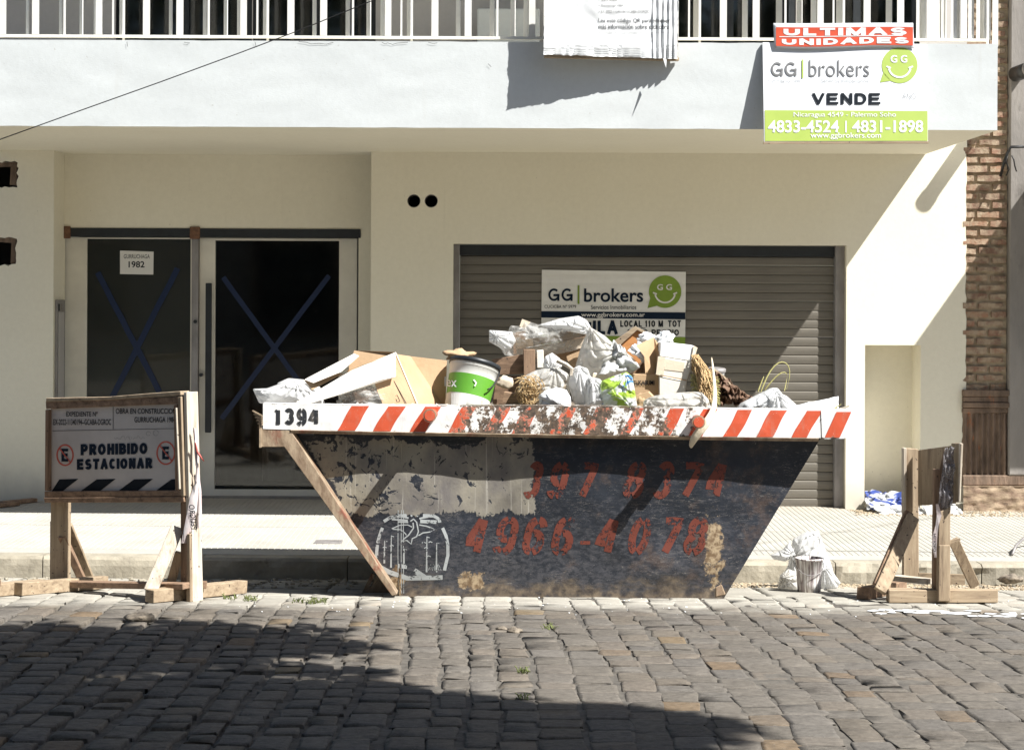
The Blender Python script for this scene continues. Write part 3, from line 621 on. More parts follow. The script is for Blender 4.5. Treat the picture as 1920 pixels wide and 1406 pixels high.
band(YK + 0.556, YK + 0.604, 'joint_strip', pav, True, x1=1.2)
band(YK + 0.600, 14.18, 'ribbed_tile_band', pav, True)
band(14.195, 16.12, 'ribbed_tile_band', pav, True)
a = G(588, 1019, zp); mb = MB().box((a.x, a.y, zp(a.x, a.y) - 0.01), (a.x + 0.19, a.y + 0.16, zp(a.x, a.y) + 0.008)); mb.build('access_cover', M['steel'], pav, bevel=0.003)

# ---- the white building
BL = thing('apartment_building', (0, YW, 0), 'white rendered apartment building with balcony, roller shutter and recessed glass door', 'building')
WX = lambda px: P(px, CY, YW).x
WZ = lambda py, px=940: P(px, py, YW).z
SOF = WZ(286)
def holed(name, outer, holes, Y, depth, mat, parent, thick=None):
    """wall face at Y (facing the street) with polygon holes, each with reveals of its own depth"""
    bm = bmesh.new(); org = ORG.get(parent, Vector((0, 0, 0)))
    edges = []
    for lp in [outer] + [h[0] for h in holes]:
        vv = [bm.verts.new(Vector((x, Y, z)) - org) for x, z in lp]
        edges += [bm.edges.new((vv[i], vv[(i + 1) % len(vv)])) for i in range(len(vv))]
    bmesh.ops.triangle_fill(bm, use_beauty=True, use_dissolve=False, edges=edges, normal=(0, -1, 0))
    for lp, dep in holes + [(outer, depth)]:
        if not dep: continue
        n = len(lp); a = [bm.verts.new(Vector((x, Y, z)) - org) for x, z in lp]; b = [bm.verts.new(Vector((x, Y + dep, z)) - org) for x, z in lp]
        for i in range(n): bm.faces.new((a[i], a[(i + 1) % n], b[(i + 1) % n], b[i]))
    bmesh.ops.remove_doubles(bm, verts=bm.verts, dist=1e-5); bmesh.ops.recalc_face_normals(bm, faces=bm.faces)
    me = bpy.data.meshes.new(name); bm.to_mesh(me); bm.free(); return link(name, me, parent, mat)
def rect(px0, py0, px1, py1, Y=YW):
    a, b = P(px0, py0, Y), P(px1, py1, Y); return [(a.x, a.z), (b.x, a.z), (b.x, b.z), (a.x, b.z)]
rl, rrt = WX(100), WX(695)
shut = rect(850, 457, 1585, 962); shut = [(shut[0][0], shut[0][1]), (shut[1][0], shut[0][1]), (shut[1][0], -0.1), (shut[0][0], -0.1)]
zt = shut[0][1]
niche = rect(1622, 647, 1725, 955); nz0 = niche[0][1]
def hole_irregular(px0, py0, px1, py1, seed):
    rnd = random.Random(seed); pts = []
    for (a, b, c, d) in ((px0, py0, px1, py0), (px1, py0, px1, py1), (px1, py1, px0, py1), (px0, py1, px0, py0)):
        for i in range(7):
            t = i / 7; pts.append((a + (c - a) * t + rnd.uniform(-2.2, 2.2), b + (d - b) * t + rnd.uniform(-2.2, 2.2)))
    return [(WX(p[0]), P(p[0], p[1], YW).z) for p in pts]
def hole_round(px, py, r):
    c = P(px, py, YW); rr = r * YW / F; return [(c.x + rr * math.cos(2 * math.pi * i / 20), c.z + rr * math.sin(2 * math.pi * i / 20)) for i in range(20)]
holes = [(hole_irregular(-22, 304, 32, 352, 1), 0.3), (hole_irregular(-24, 446, 30, 497, 2), 0.3)]
xl = -4.9; xe = WX(1811)
holed('wall', [(xl, -0.1), (rl, -0.1), (rl, SOF), (xl, SOF)], holes, YW, 0.0, M['wall'], BL)
edge_r = [(xe, SOF + 0.4)]
rnd = random.Random(5)
for i in range(60):
    edge_r.append((xe + rnd.uniform(-0.006, 0.006), SOF + 0.4 - (SOF + 0.5) * (i + 1) / 61))
outer = [(rrt, SOF + 0.4)] + edge_r + [(xe, -0.1), (niche[1][0], -0.1), (niche[1][0], nz0), (niche[0][0], nz0), (niche[0][0], -0.1),
         (shut[1][0], -0.1), (shut[1][0], zt), (shut[0][0], zt), (shut[0][0], -0.1), (rrt, -0.1)]
holed('wall', outer, [(hole_round(776, 377, 12.5), 0.25), (hole_round(808.5, 377, 12.5), 0.25)], YW, 0.0, M['wall'], BL)
def RV(vs_, fs_): return MB().add(vs_, fs_).build('reveal', M['wall'], BL)
mb = MB()          # reveals: shutter jambs, niche, recess
D1, D2, RY = 0.15, 0.34, 16.03
for X, s in ((shut[0][0], 1), (shut[1][0], -1)): RV([(X, YW, -0.1), (X, YW, zt), (X, YW + D1 + .1, zt), (X, YW + D1 + .1, -0.1)], [(0, 1, 2, 3)])
RV([(shut[0][0], YW, zt), (shut[1][0], YW, zt), (shut[1][0], YW + .25, zt), (shut[0][0], YW + .25, zt)], [(0, 1, 2, 3)])
for X in (niche[0][0], niche[1][0]): RV([(X, YW, -0.1), (X, YW, nz0), (X, YW + D2, nz0), (X, YW + D2, -0.1)], [(0, 1, 2, 3)])
RV([(niche[0][0], YW, nz0), (niche[1][0], YW, nz0), (niche[1][0], YW + D2, nz0), (niche[0][0], YW + D2, nz0)], [(0, 1, 2, 3)])
RV([(niche[0][0], YW + D2, -0.1), (niche[1][0], YW + D2, -0.1), (niche[1][0], YW + D2, nz0), (niche[0][0], YW + D2, nz0)], [(0, 1, 2, 3)])
RV([(rl, YW, -0.1), (rl, YW, SOF), (rl, RY, SOF), (rl, RY, -0.1)], [(0, 1, 2, 3)])
# rounded right-hand jamb of the entrance recess
pr = [(rrt, YW)]
for i in range(7):
    a = math.pi / 2 * i / 6; pr.append((rrt - 0.0 - 0.05 * (1 - math.cos(a)) * 1.0, YW + 0.05 * math.sin(a)))
pr = [(rrt, YW), (rrt - 0.001, YW + .01), (rrt - 0.004, YW + 0.03), (rrt - 0.004, RY)]
for i in range(len(pr) - 1):
    (a, b), (c, d) = pr[i], pr[i + 1]; mb.add([(a, b, -0.1), (c, d, -0.1), (c, d, SOF), (a, b, SOF)], [(0, 1, 2, 3)])
RV([(xe, YW, -.1), (xe, YW, SOF + .4), (xe, YW + .3, SOF + .4), (xe, YW + .3, -.1)], [(0, 1, 2, 3)])
# back wall of the recess with the door opening
dx0, dx1 = P(122, 500, RY).x, P(672, 500, RY).x; dzt, dzb = P(400, 430, RY).z, P(400, 930, RY).z
holed('recess_wall', [(rl - .0, dzb), (dx0, dzb), (dx0, dzt), (dx1, dzt), (dx1, dzb), (rrt, dzb), (rrt, SOF + .02), (rl, SOF + .02)], [], RY, 0, M['wall'], BL)
MB().box((rl, RY - 0.03, -0.1), (rrt - .005, RY + 0.25, dzb)).build('threshold', M['grey_wall'], BL)
# balcony slab
bx0, bx1 = P(-160, 240, YB).x, P(1870, 240, YB).x; bz0, bz1 = P(940, 238.5, YB).z, P(940, 79, YB).z
SB = SOF + 0.0
mb = MB(); nn = 120
def fasc(u, v):
    X = bx0 + (bx1 - bx0) * u; Z = SB + (bz1 - SB) * v
    return Vector((X, YB + 0.004 * noise.fractal(Vector((X * 1.5, Z * 3, 0)), 0.6, 2, 4), Z + (0.003 * noise.noise(Vector((X * 6, v * 5, 2))) if v in (0, 1) else 0)))
mb.grid(fasc, nn, 16); mb.build('balcony_fascia', M['fascia'], BL, True)
mb = MB()
mb.add([(bx0, YB + .002, SB), (bx1, YB + .002, SB), (P(1735, 288, YW).x, YW, SOF), (bx0, YW, SOF)], [(0, 1, 2, 3)])
mb.add([(rl, YW, SOF), (rrt, YW, SOF), (rrt, RY, SOF), (rl, RY, SOF)], [(0, 1, 2, 3)])
mb.build('soffit', M['wall'], BL)
mb = MB()
ex = P(1735, 288, YW).x
mb.add([(bx0, YB + .004, bz1), (bx1, YB + .004, bz1), (ex, YW, bz1), (bx0, YW, bz1)], [(0, 1, 2, 3)])
mb.add([(bx1, YB + .004, SB), (bx1, YB + .004, bz1), (ex, YW, bz1), (ex, YW, SB)], [(0, 1, 2, 3)]); mb.build('balcony_deck', M['wall'], BL)
# upper wall, upper slab, windows
UZ0, UZ1 = bz1 - 0.3, 6.1
wins = [(215, 470), (472, 702), (1245, 1490), (1492, 1722)]
WT = 5.1
uo = [(xl, UZ0)]
for a, b in wins: uo += [(WX(a), UZ0), (WX(a), WT), (WX(b), WT), (WX(b), UZ0)]
uo += [(xe, UZ0), (xe, UZ1), (xl, UZ1)]
holed('upper_wall', uo, [], YW + 0.002, 0, M['upper'], BL)
MB().box((bx0, YB, 5.95), (bx1, YW + .6, 6.35)).build('upper_balcony_slab', M['fascia'], BL)
MB().box((xl, YW + .0, 6.35), (xe, YW + .4, 9.5)).build('upper_wall', M['upper'], BL)
MB().box((P(895, 40, YW - .3).x, YW - 0.35, bz1 - .1), (P(1012, 40, YW - .3).x, YW - 0.1, P(940, 18, YW - .3).z)).build('planter_box', M['fascia'], BL, bevel=0.01)
for a, b in wins:
    X0, X1 = WX(a), WX(b); wn = MB(); fy = YW + 0.06
    for p, q in (((X0, fy, UZ0), (X0 + .05, fy + .05, WT)), ((X1 - .05, fy, UZ0), (X1, fy + .05, WT)), ((X0 + .05, fy, WT - .05), (X1 - .05, fy + .05, WT)), (((X0 + X1) / 2 - .03, fy, UZ0), ((X0 + X1) / 2 + .03, fy + .05, WT - .05))):
        wn.box(p, q)
    fr = wn.build('window', M['black_metal'], BL)
    for c, d in ((X0 + .05, (X0 + X1) / 2 - .03), ((X0 + X1) / 2 + .03, X1 - .05)):
        MB().box((c, fy + .02, UZ0), (d, fy + .026, WT - .05)).build('pane', M['glass'], fr)
mb = MB()
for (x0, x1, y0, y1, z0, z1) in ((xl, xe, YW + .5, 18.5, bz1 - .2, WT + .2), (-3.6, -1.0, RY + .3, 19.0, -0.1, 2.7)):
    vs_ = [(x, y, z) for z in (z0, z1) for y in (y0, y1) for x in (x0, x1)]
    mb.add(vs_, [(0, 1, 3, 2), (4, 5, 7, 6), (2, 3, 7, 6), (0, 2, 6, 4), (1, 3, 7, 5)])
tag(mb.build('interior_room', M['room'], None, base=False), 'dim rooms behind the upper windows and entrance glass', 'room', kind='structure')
MB().box((P(500, 700, 17.5).x, 17.2, 0.1), (P(620, 700, 17.5).x, 17.6, 0.5)).build('low_step', M['grey_wall'], BL)
# closure behind holes (dark voids)
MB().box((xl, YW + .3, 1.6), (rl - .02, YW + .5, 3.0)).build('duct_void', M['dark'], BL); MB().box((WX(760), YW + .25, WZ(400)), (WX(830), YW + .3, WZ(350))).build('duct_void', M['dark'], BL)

for k, q in enumerate((((560, 78.5), (575, 80), (583, 83), (598, 82), (612, 83.5), (625, 80)), ((716, 80), (722, 83), (727, 81), (736, 84), (744, 81.5), (765, 80)), ((345, 80), (356, 81), (350, 84)), ((803, 80), (812, 82), (820, 81)), ((238, 79), (239, 88)), ((478, 79), (480, 87)), ((915, 120), (918, 123), (921, 126)))):
    m = MB(); ribbon(m, list(q), .8, lambda a, b: P(a, b, YB - .008)); m.build('crack', M['dark'], BL)
for px_ in (776, 808.5):
    c_ = P(px_, 377, YW); rg = []; m = MB()
    for r_, y_ in ((12.5, .0), (12.5, .12), (11.6, .12), (11.6, .004)): rg += [Vector((c_.x + r_ * YW / F * math.cos(6.2832 * i / 24), YW + y_ + .012, c_.z + r_ * YW / F * math.sin(6.2832 * i / 24))) for i in range(24)]
    m.add(rg, [(j * 24 + i, j * 24 + (i + 1) % 24, ((j + 1) % 4) * 24 + (i + 1) % 24, ((j + 1) % 4) * 24 + i) for j in range(4) for i in range(24)]); m.build('vent_pipe', M['steel'], BL, True)
for (py0, py1, sd_) in ((304, 352, 3), (446, 497, 4)):      # broken brick edges inside the two wall openings
    for (x0_, x1_, a_, b_) in ((-20, 30, py0 - 1, py0 + 8), (20, 31, py0 + 6, py1 - 4)):
        p_, q_ = P(x0_, a_, YW + .02), P(x1_, b_, YW + .02); MB().box((p_.x, YW + .02, q_.z), (q_.x + .004, YW + .16, p_.z), jit=.008).build('broken_brick', M['stained'], BL)
# railing
RLX = lambda px: P(px, 40, YB + .06).x
rail = MB().box((P(-160, 70, YB + .06).x, YB + .045, P(940, 74.5, YB + .06).z), (bx1 - .06, YB + .075, P(940, 69.5, YB + .06).z)).box((bx0, YB + .045, 5.05), (bx1 - .06, YB + .075, 5.09)).build('railing', M['white_paint'], BL)
zb, zt2 = P(940, 70, YB + .06).z, 5.05
def bar(px, wpx, ang, dy, z0=zb):
    X = RLX(px); wm = wpx * YB / F; c, s = math.cos(ang), math.sin(ang); t = 0.006
    m = MB(); m.box((X - wm / 2, YB + .06 + dy - t / 2, z0), (X + wm / 2, YB + .06 + dy + t / 2, zt2), Matrix.Rotation(ang, 3, 'Z'))
    m.build('baluster', M['white_paint'], rail)
x = -289
while x < 1880:
    for off, wd, ang, dy in ((24, 13, 0, -.012), (86, 13, 0, -.012), (141, 4, 0, 0), (206, 12, 0, -.012), (231, 3.5, 0, 0), (68, 16, -1.05, .04), (131, 17, -1.05, .04), (170, 15, -1.0, .04), (196, 16, -1.05, .04), (245, 17, -1.05, .04)):
        px = x + off + U(-1, 1)
        if -150 < px < 1860: bar(px, wd, ang, dy)
    if -150 < x + 251 < 1860: bar(x + 251, 4.5, 0, 0, bz1 - .01)
    x += 270
for px, wd in ((1722, 6), (1745, 12), (1757, 12), (1768, 5), (1790, 13), (1822, 11), (1836, 5), (1853, 12)): bar(px, wd, 0, 0.02)
bar(1866, 11, 0, 0, bz1 - .01)

# roller shutter
SY = YW + D1
sx0, sx1 = shut[0][0], shut[1][0]
RS = MB().box((sx0 + .05, SY - .02, zt - .09), (sx1 - .075, SY + .05, zt - .004)).build('roller_shutter', M['black_metal'], BL)
MB().box((sx0, SY - .07, -.02), (sx0 + .05, SY + .03, zt)).build('guide_rail', M['steel'], RS, bevel=0.004)
MB().box((sx1 - .075, SY - .07, -.02), (sx1, SY + .03, zt)).build('guide_rail', M['steel'], RS, bevel=0.004)
pitch = 0.0735; z = 0.035
prof = [(-.001, .0), (.004, -.004), (.010, -.005), (.040, -.0065), (.062, -.005), (.068, .0), (.069, .006), (.0725, .006)]
me = bpy.data.meshes.new('slat'); vv = []
for X in (sx0 + .052, sx1 - .077):
    for zz, yy in prof: vv.append((X, yy, zz))
n = len(prof); me.from_pydata(vv, [], [(i, i + 1, n + i + 1, n + i) for i in range(n - 1)]); me.materials.append(M['shutter'])
k = 0
while z < zt - 0.07:
    o = link('slat', me, RS); o.location = Vector((0, SY + U(-.0012, .0012), z)) - ORG[RS]; o.rotation_euler = (U(-.03, .03), U(-.0006, .0006), 0); z += pitch; k += 1
MB().box((sx0 + .05, SY - .015, -.02), (sx1 - .075, SY + .02, .034)).build('bottom_bar', M['steel'], RS)

# entrance door
def DX(px): return P(px, 700, RY + .05).x
def DZ(py): return P(400, py, RY + .05).z
DR = MB(); yy0, yy1 = RY + .03, RY + .08
def fbox(m, a, b, c, d, y0=yy0, y1=yy1): m.box((DX(a), y0, DZ(d)), (DX(c), y1, DZ(b)))
for q in ((122, 446, 163, 930), (163, 446, 357, 449), (163, 902, 357, 930), (357, 446, 360, 930)): fbox(DR, *q)
for q in ((373, 446, 403, 930), (403, 446, 635, 451), (403, 917, 635, 930), (635, 446, 669, 930)): fbox(DR, *q, RY + .045, RY + .09)
door = DR.build('entrance_door', M['door_paint'], BL, bevel=0.003)
m = MB(); fbox(m, 360, 440, 372.5, 930, RY + .01, RY + .1); m.build('mullion', M['steel'], door, bevel=.003)
m = MB(); fbox(m, 122, 429, 676, 445.5, RY - .01, RY + .08); m.build('lintel_channel', M['black_metal'], door, bevel=.003)
for a, b in ((121, 134), (357, 376)):
    m = MB(); fbox(m, a, 426, b, 449, RY - .02, RY + .0); m.build('bracket', M['rust'], door, bevel=.005)
m = MB(); fbox(m, 670.5, 446, 672, 930, RY + .0, RY + .1); m.build('gap_shade_strip', M['black_metal'], door)  # black strip standing in for the shade in the gap beside the frame
m = MB(); fbox(m, 163, 449, 357, 902, RY + .05, RY + .056); m.build('pane', M['glass'], door)
m = MB(); fbox(m, 163, 449, 357, 902, RY + .062, RY + .066); m.build('backing_sheet', M['black_paper'], door)
m = MB(); fbox(m, 403, 451, 635, 917, RY + .06, RY + .066); m.build('pane', M['glass'], door)
m = MB(); m.box((DX(387), RY - .02, DZ(810)), (DX(398.5), RY + .0, DZ(531)))
for py in (560, 790): m.box((DX(390), RY - .0, DZ(py + 4)), (DX(396), RY + .046, DZ(py - 4)))
m.build('handle', M['black_metal'], door, bevel=.004)
m = MB()
for px, py, r in ((376.5, 703, 3.4), (366, 603, 3.5), (366, 752, 3)):
    c = P(px, py, RY + .0); m.tube([(c.x, RY - .004, c.z), (c.x, RY + .045, c.z)], r * RY / F, 10)
m.build('bolt', M['black_metal'], door)
# blue tape crosses
for nm, segs, yt in (('on the left glass panel beside the paper notice', (((183, 511), (299, 735)), ((333, 503), (210, 745))), RY + .046), ('on the right glass door beside the black handle', (((418, 520), (560, 715)), ((617, 517), (415, 785))), RY + .056)):
    m = MB()
    for k, (a, b) in enumerate(segs):
        pts = [(a[0] + (b[0] - a[0]) * i / 8 + U(-.6, .6), a[1] + (b[1] - a[1]) * i / 8) for i in range(9)]
        ribbon(m, pts, 11 if 'left' in nm else 9.5, plane(yt, 0.002 * k))
    o = m.build('tape_cross', M['blue_tape']); tag(o, 'blue adhesive tape cross ' + nm, 'tape cross', 'tape crosses on the entrance glass')
NT = thing('paper_notice', P(256, 515, RY + .045), 'white paper notice reading Gurruchaga 1982 taped inside the left glass panel', 'notice')
m = MB(); pts = [P(*q, RY + .044) for q in ((225, 470), (288, 472), (287.5, 515), (225, 514))]; m.slab(pts, (0, .001, 0)); m.build('sheet', M['paper'], NT)
text('GURRUCHAGA', (232, 477, 281, 485), plane(RY + .043), M['greyink'], NT, .02); text('1982', (241, 490, 271, 502), plane(RY + .043), M['ink'], NT, .02)
# meter cabinet on the left jamb
X = rl
MC = thing('meter_cabinet', (X, YW + .2, .3), 'narrow grey metal cabinet on the left side of the entrance recess', 'cabinet')
MB().box((X, YW + .05, .35), (X + .022, YW + .33, P(110, 562, 15.8).z)).build('case', M['steel'], MC, bevel=.004)
MB().box((X + .0225, YW + .08, .4), (X + .028, YW + .27, P(110, 585, 15.8).z)).build('cover', M['upper'], MC, bevel=.002)
MB().box((X + .0225, YW + .085, P(110, 583, 15.8).z), (X + .03, YW + .11, P(110, 570, 15.8).z)).build('latch', M['black_metal'], MC)

# ---- brick pier and neighbouring grey wall
BP = thing('brick_pier', (P(1848, 960, YW).x, YW + .1, 0), 'narrow pier of old red brick with thick mortar beside the white building', 'brick pier')
bxl, bxr = xe - .03, P(1889, 600, YW).x
MB().box((bxl, YW + .035, .1), (bxr, YW + .4, 6.5)).build('mortar_bed', M['mortar'], BP)
zc = WZ(728); k = 0; h = .074
while zc < 4.4:
    bw = U(.21, .235); xx = bxl - (0.11 if k % 2 else 0.0) + U(-.01, .01)
    while xx < bxr:
        a, b = max(xx, bxl), min(xx + bw, bxr)
        if b - a > .03:
            m = MB(); z0 = zc + U(.002, .007); z1 = zc + h - U(.020, .030); sg = 4; vs_ = []
            yf = YW + U(-.004, .018)
            for i in range(sg + 1):
                X_ = a + .006 + (b - a - .014) * i / sg
                for zz in (z0, z1): vs_.append(Vector((X_, yf + U(-.004, .004), zz + U(-.005, .005))))
            for v in list(vs_): vs_.append(Vector((v.x, YW + .06, v.z)))
            q = 2 * (sg + 1); fs_ = []
            for i in range(sg):
                c = 2 * i; fs_ += [(c, c + 2, c + 3, c + 1), (c + 1, c + 3, q + c + 3, q + c + 1), (c + 2, c, q + c, q + c + 2)]
            fs_ += [(0, 1, q + 1, q), (2 * sg + 1, 2 * sg, q + 2 * sg, q + 2 * sg + 1)]
            m.add(vs_, fs_); m.build('brick', M['brick'], BP)
        xx += bw + .012; bw = U(.21, .235)
    zc += h; k += 1
m = MB()
for k, (py0, py1, pr_) in enumerate(((727, 738, .05), (738.5, 750, .03), (750.5, 760, .05), (760.5, 770, .025))):
    m.box((bxl, YW - pr_, WZ(py1)), (bxr + .01, YW + .05, WZ(py0)), jit=.004)
m.build('ledge', M['stained'], BP, bevel=.006)
m = MB(); n = 48
for i in range(n):
    pass
m.grid(lambda u, v: Vector((bxl + (bxr - bxl) * u, YW - .01 + .012 * math.cos(u * 8 * 2 * math.pi) + .01 * noise.fractal(Vector((u * 6, 2, v * 5)), .6, 2, 4), WZ(886) + (WZ(770.5) - WZ(886)) * v)), 64, 24)
m.build('fluted_panel', M['stained'], BP, True)
m = MB(); m.box((bxl, YW - .04, WZ(905)), (P(1990, 890, YW).x, YW + .1, WZ(886.5)), jit=.003); m.build('base_course', M['stained'], BP, bevel=.008)
m = MB()
m.grid(lambda u, v: Vector((bxl + 2.0 * u, YW - .07 + .018 * noise.fractal(Vector((u * 16, 7, v * 6)), .8, 2, 6), -.1 + (WZ(905.5) + .1) * v)), 120, 24)
m.add([(bxl, YW - .07, WZ(905.5)), (bxl + 2, YW - .07, WZ(905.5)), (bxl + 2, YW + .1, WZ(905.5)), (bxl, YW + .1, WZ(905.5))], [(0, 1, 2, 3)])
m.build('plinth', M['plinth'], BP, True)
NB = thing('grey_building', (6.5, YW + .1, 0), 'weathered grey rendered wall at the right edge beside the brick pier', 'building')
MB().box((bxr + .002, YW - .045, WZ(886)), (9.5, YW + .6, 7.0)).build('wall', M['grey_wall'], NB, bevel=.01)
MB().box((4.66, 14.72, 2.15), (8.5, YW - .05, 3.22)).build('canopy_box', M['grey_wall'], NB)
# tube lamp, bracket and wires on the grey wall
c = P(1917, 134, 15.4)
TL = thing('spot_lamp', c, 'black cylindrical lamp on the grey wall at the right edge', 'lamp')
MB().tube([(c.x, 15.15, c.z - .01), (c.x, 15.59, c.z)], .062, 20).build('housing', M['black_metal'], TL, True)
MB().tube([(c.x, 15.13, c.z - .01), (c.x, 15.16, c.z - .01)], .070, 20).build('rim', M['steel'], TL, True)
a = P(1930, 275, 15.5); b = P(1893, 276, 15.5); d = P(1884, 300, 15.5)
pts = [a, b + Vector((.01, 0, 0)), (b + d) / 2, d, P(1876, 330, 15.6)]
o = MB().tube(pts, .012, 6).build('cable_bracket', M['cable'], smooth=True); tag(o, 'black cable bracket bent over the corner of the grey wall', 'bracket')
for k, (q, lb) in enumerate(((((1889, 292), (1886, 302), (1892, 318), (1886, 330)), 'short loose wire end hanging below the black bracket'), (((1897, 292), (1901, 300), (1903, 312), (1906, 322)), 'curled loose wire on the grey wall beneath the bracket'))):
    o = MB().tube([P(x_, y_, 15.52) for x_, y_ in q], .006, 5).build('wire', M['cable'], smooth=True); tag(o, lb, 'wire')

# ================================================================= SIGNS
# brokers' board on the balcony
SGY = YB - .035
def lean(py): return 1 / (1 / SGY + (1 / (SGY - .145) - 1 / SGY) * (py - 80) / 187)      # the board hangs from the rail and stands off the fascia at its foot
SG = thing('estate_agent_board', P(1585, 268, lean(268)), 'large white and lime estate agent board hung on the balcony front', 'sign')
m = MB()
cor = [(1430, 80), (1738, 84), (1740, 266), (1433, 267)]
m.slab([P(x_, y_, lean(y_) + .006) for x_, y_ in cor], (0, .02, 0)); m.build('panel', M['board'], SG)
fn = lambda a, b: P(a, b, lean(b) + .003)
m = MB()
for p, q in (((1431, 268.5), (1741, 267.5)),): m.beam(P(*p, lean(268) + .012), P(*q, lean(268) + .012), .014, .03)
m.build('batten', M['wood_x'], SG)
poly([(1434, 207), (1739, 208.5), (1739.5, 264.5), (1434.5, 265)], fn, M['green'], SG, 'lime_band')
fp = lambda a, b: P(a, b, lean(b) + .000)
stext('GG', (1446, 117, 1494, 143), fp, M['greyink'], SG, 3.6, sp=.18); text('brokers', (1517, 113, 1630, 144), fp, M['greyink'], SG, -.006)
poly([(1503.5, 112), (1506.5, 112), (1506.5, 147), (1503.5, 147)], fp, M['green'], SG)
text('CUCICBA Nº 5979', (1440, 149, 1502, 155), fp, M['paleink'], SG); text('Servicios Inmobiliarios', (1541, 147, 1629, 154), fp, M['paleink'], SG)
stext('VENDE', (1523 / 1.3, 175, 1651 / 1.3, 196), lambda a, b: fp(a * 1.3, b), M['ink'], SG, 4.4)
text('ANO', (1692, 174, 1718, 186), fp, M['greyink'], SG, -.02, .2)
text('Nicaragua 4549 - Palermo Soho', (1488, 210.5, 1680, 222), fp, M['white_print'], SG)
text('4833-4524', (1440, 226, 1573, 249), fp, M['white_print'], SG, .018); text('|', (1585, 227, 1587.5, 249), fp, M['white_print'], SG); text('4831-1898', (1598, 226, 1731, 249), fp, M['white_print'], SG, .018)
text('www.ggbrokers.com', (1520, 249, 1652, 262), fp, M['white_print'], SG)
def bubble(cx, cy, r, fn, fn2, mat, mw, parent, tail):
    m = MB(); pts_ = [(cx, cy)] + arc(cx, cy, r, r, 0, 355, 40); m.add([fn(*q) for q in pts_], [(0, i, i % 41 + 1) for i in range(1, 42)])
    a_, b_ = arc(cx, cy, r * .985, r * .985, 203, 241, 2)[0::2]; n_ = len(m.v); m.v += [fn(*a_), fn(*b_), fn(*tail[0])]; m.f.append((n_, n_ + 1, n_ + 2)); m.build('speech_bubble', mat, parent)
    m = MB(); ribbon(m, arc(cx, cy + r * .05, r * .62, r * .62, -12, -168, 14), r * .10, fn2)
    for s in (-1, 1): ribbon(m, [(cx + s * r * .5, cy + r * .15), (cx + s * r * .74, cy + r * .06)], r * .09, fn2)
    m.build('smile', mw, parent)
bubble(1687, 123, 33.5, fn, fp, M['green'], M['white_print'], SG, [(1650, 155)])
text('G G', (1670, 104, 1701, 118), fp, M['white_print'], SG, .02)
# red strip sign
UY = SGY - .010
US = thing('red_strip_sign', P(1582, 90, UY), 'red and white strip sign reading ULTIMAS UNIDADES over the estate agent board', 'sign')
def strip(Y0, amp=.004):
    def f(px, py):
        u = (px - 1450) / 264; p = P(px, py + 1.6 * math.sin(u * 6) * (1 if py > 70 else .3), Y0 - amp * math.sin(u * 5 + .5) - .007 * max(0, (py - 60) / 30)); return p
    return f
m = MB(); f0 = strip(UY); m.grid(lambda u, v: f0(1450 + 2 * v + (1712 - 1450) * u, 44 + 47 * v), 40, 8); m.build('backing', M['board'], US, True, solid=.003)
f1 = strip(UY - .004); m = MB(); m.grid(lambda u, v: f1(1455 + (1712 - 1455) * u, 51.5 + 35 * v), 40, 8); m.build('red_panel', M['red_print'], US, True)
f2 = strip(UY - .006)
stext('ULTIMAS', (1469 / 2.4, 52.5, 1700 / 2.4, 67), lambda a, b: f2(a * 2.4, b), M['white_print'], US, 3.9); stext('UNIDADES', (1466 / 2.5, 71.5, 1704 / 2.5, 83.5), lambda a, b: f2(a * 2.5, b), M['white_print'], US, 3.3)
m = MB(); ribbon(m, [(1461 + i * 12.2, 69.3 - .1 * i) for i in range(20)], 1.4, f2); m.build('tie_wire', M['white_print'], US)
# poster on the shutter
PY = SY - .016
PS = thing('shutter_poster', P(1150, 650, PY), 'white and olive estate agent poster stuck on the roller shutter', 'poster')
def pw(dy):
    return lambda px, py: P(px, py, PY - dy) + Vector((0, .0015 * math.sin(py * .37), 0))
f0, f1, f2 = pw(0), pw(.003), pw(.005)
m = MB(); m.grid(lambda u, v: f0(1016 + (1286 - 1016) * u - 1.5 * v, 506 + 4 * u + 160 * v), 20, 90); m.build('sheet', M['paper'], PS, True)
stext('GG', (1028, 541, 1074, 564.5), f2, M['navy'], PS, 4.0, sp=.18); text('brokers', (1095, 541, 1206, 566.5), f2, M['navy'], PS, .018)
poly([(1083, 535), (1086.5, 535), (1086.5, 570), (1083, 570)], f2, M['dkgreen'], PS)
text('CUCICBA Nº 5979', (1021, 572, 1080, 578), f2, M['ink'], PS); text('Servicios Inmobiliarios', (1108, 572, 1193, 580), f2, M['ink'], PS)
bubble(1247, 547, 30.5, f1, f2, M['dkgreen'], M['paper'], PS, [(1214, 578)])
text('G G', (1232, 533, 1260, 544), f2, M['paper'], PS, .02)
poly([(1015, 583.5), (1285, 586), (1285, 599), (1015, 595.5)], f1, M['navy'], PS)
text('www.ggbrokers.com.ar', (1090, 586, 1209, 596.5), f2, M['paper'], PS, .01)
stext('ALQUILA', (1026, 601, 1158, 627), f2, M['navy'], PS, 6); stext('LOCAL 110 M. TOT.', (1163, 601, 1280, 613), f2, M['ink'], PS, 2.3); stext('BANO PROPIO', (1177, 618, 1273, 629), f2, M['ink'], PS, 2.2)
m = MB(); ribbon(m, [(1201, 615.5), (1204, 614.5), (1207, 616), (1210, 615)], 1.3, f2); m.build('lettering', M['ink'], PS)
poly([(1015, 628), (1285, 632), (1284.5, 668), (1014.5, 665)], f1, M['dkgreen'], PS)
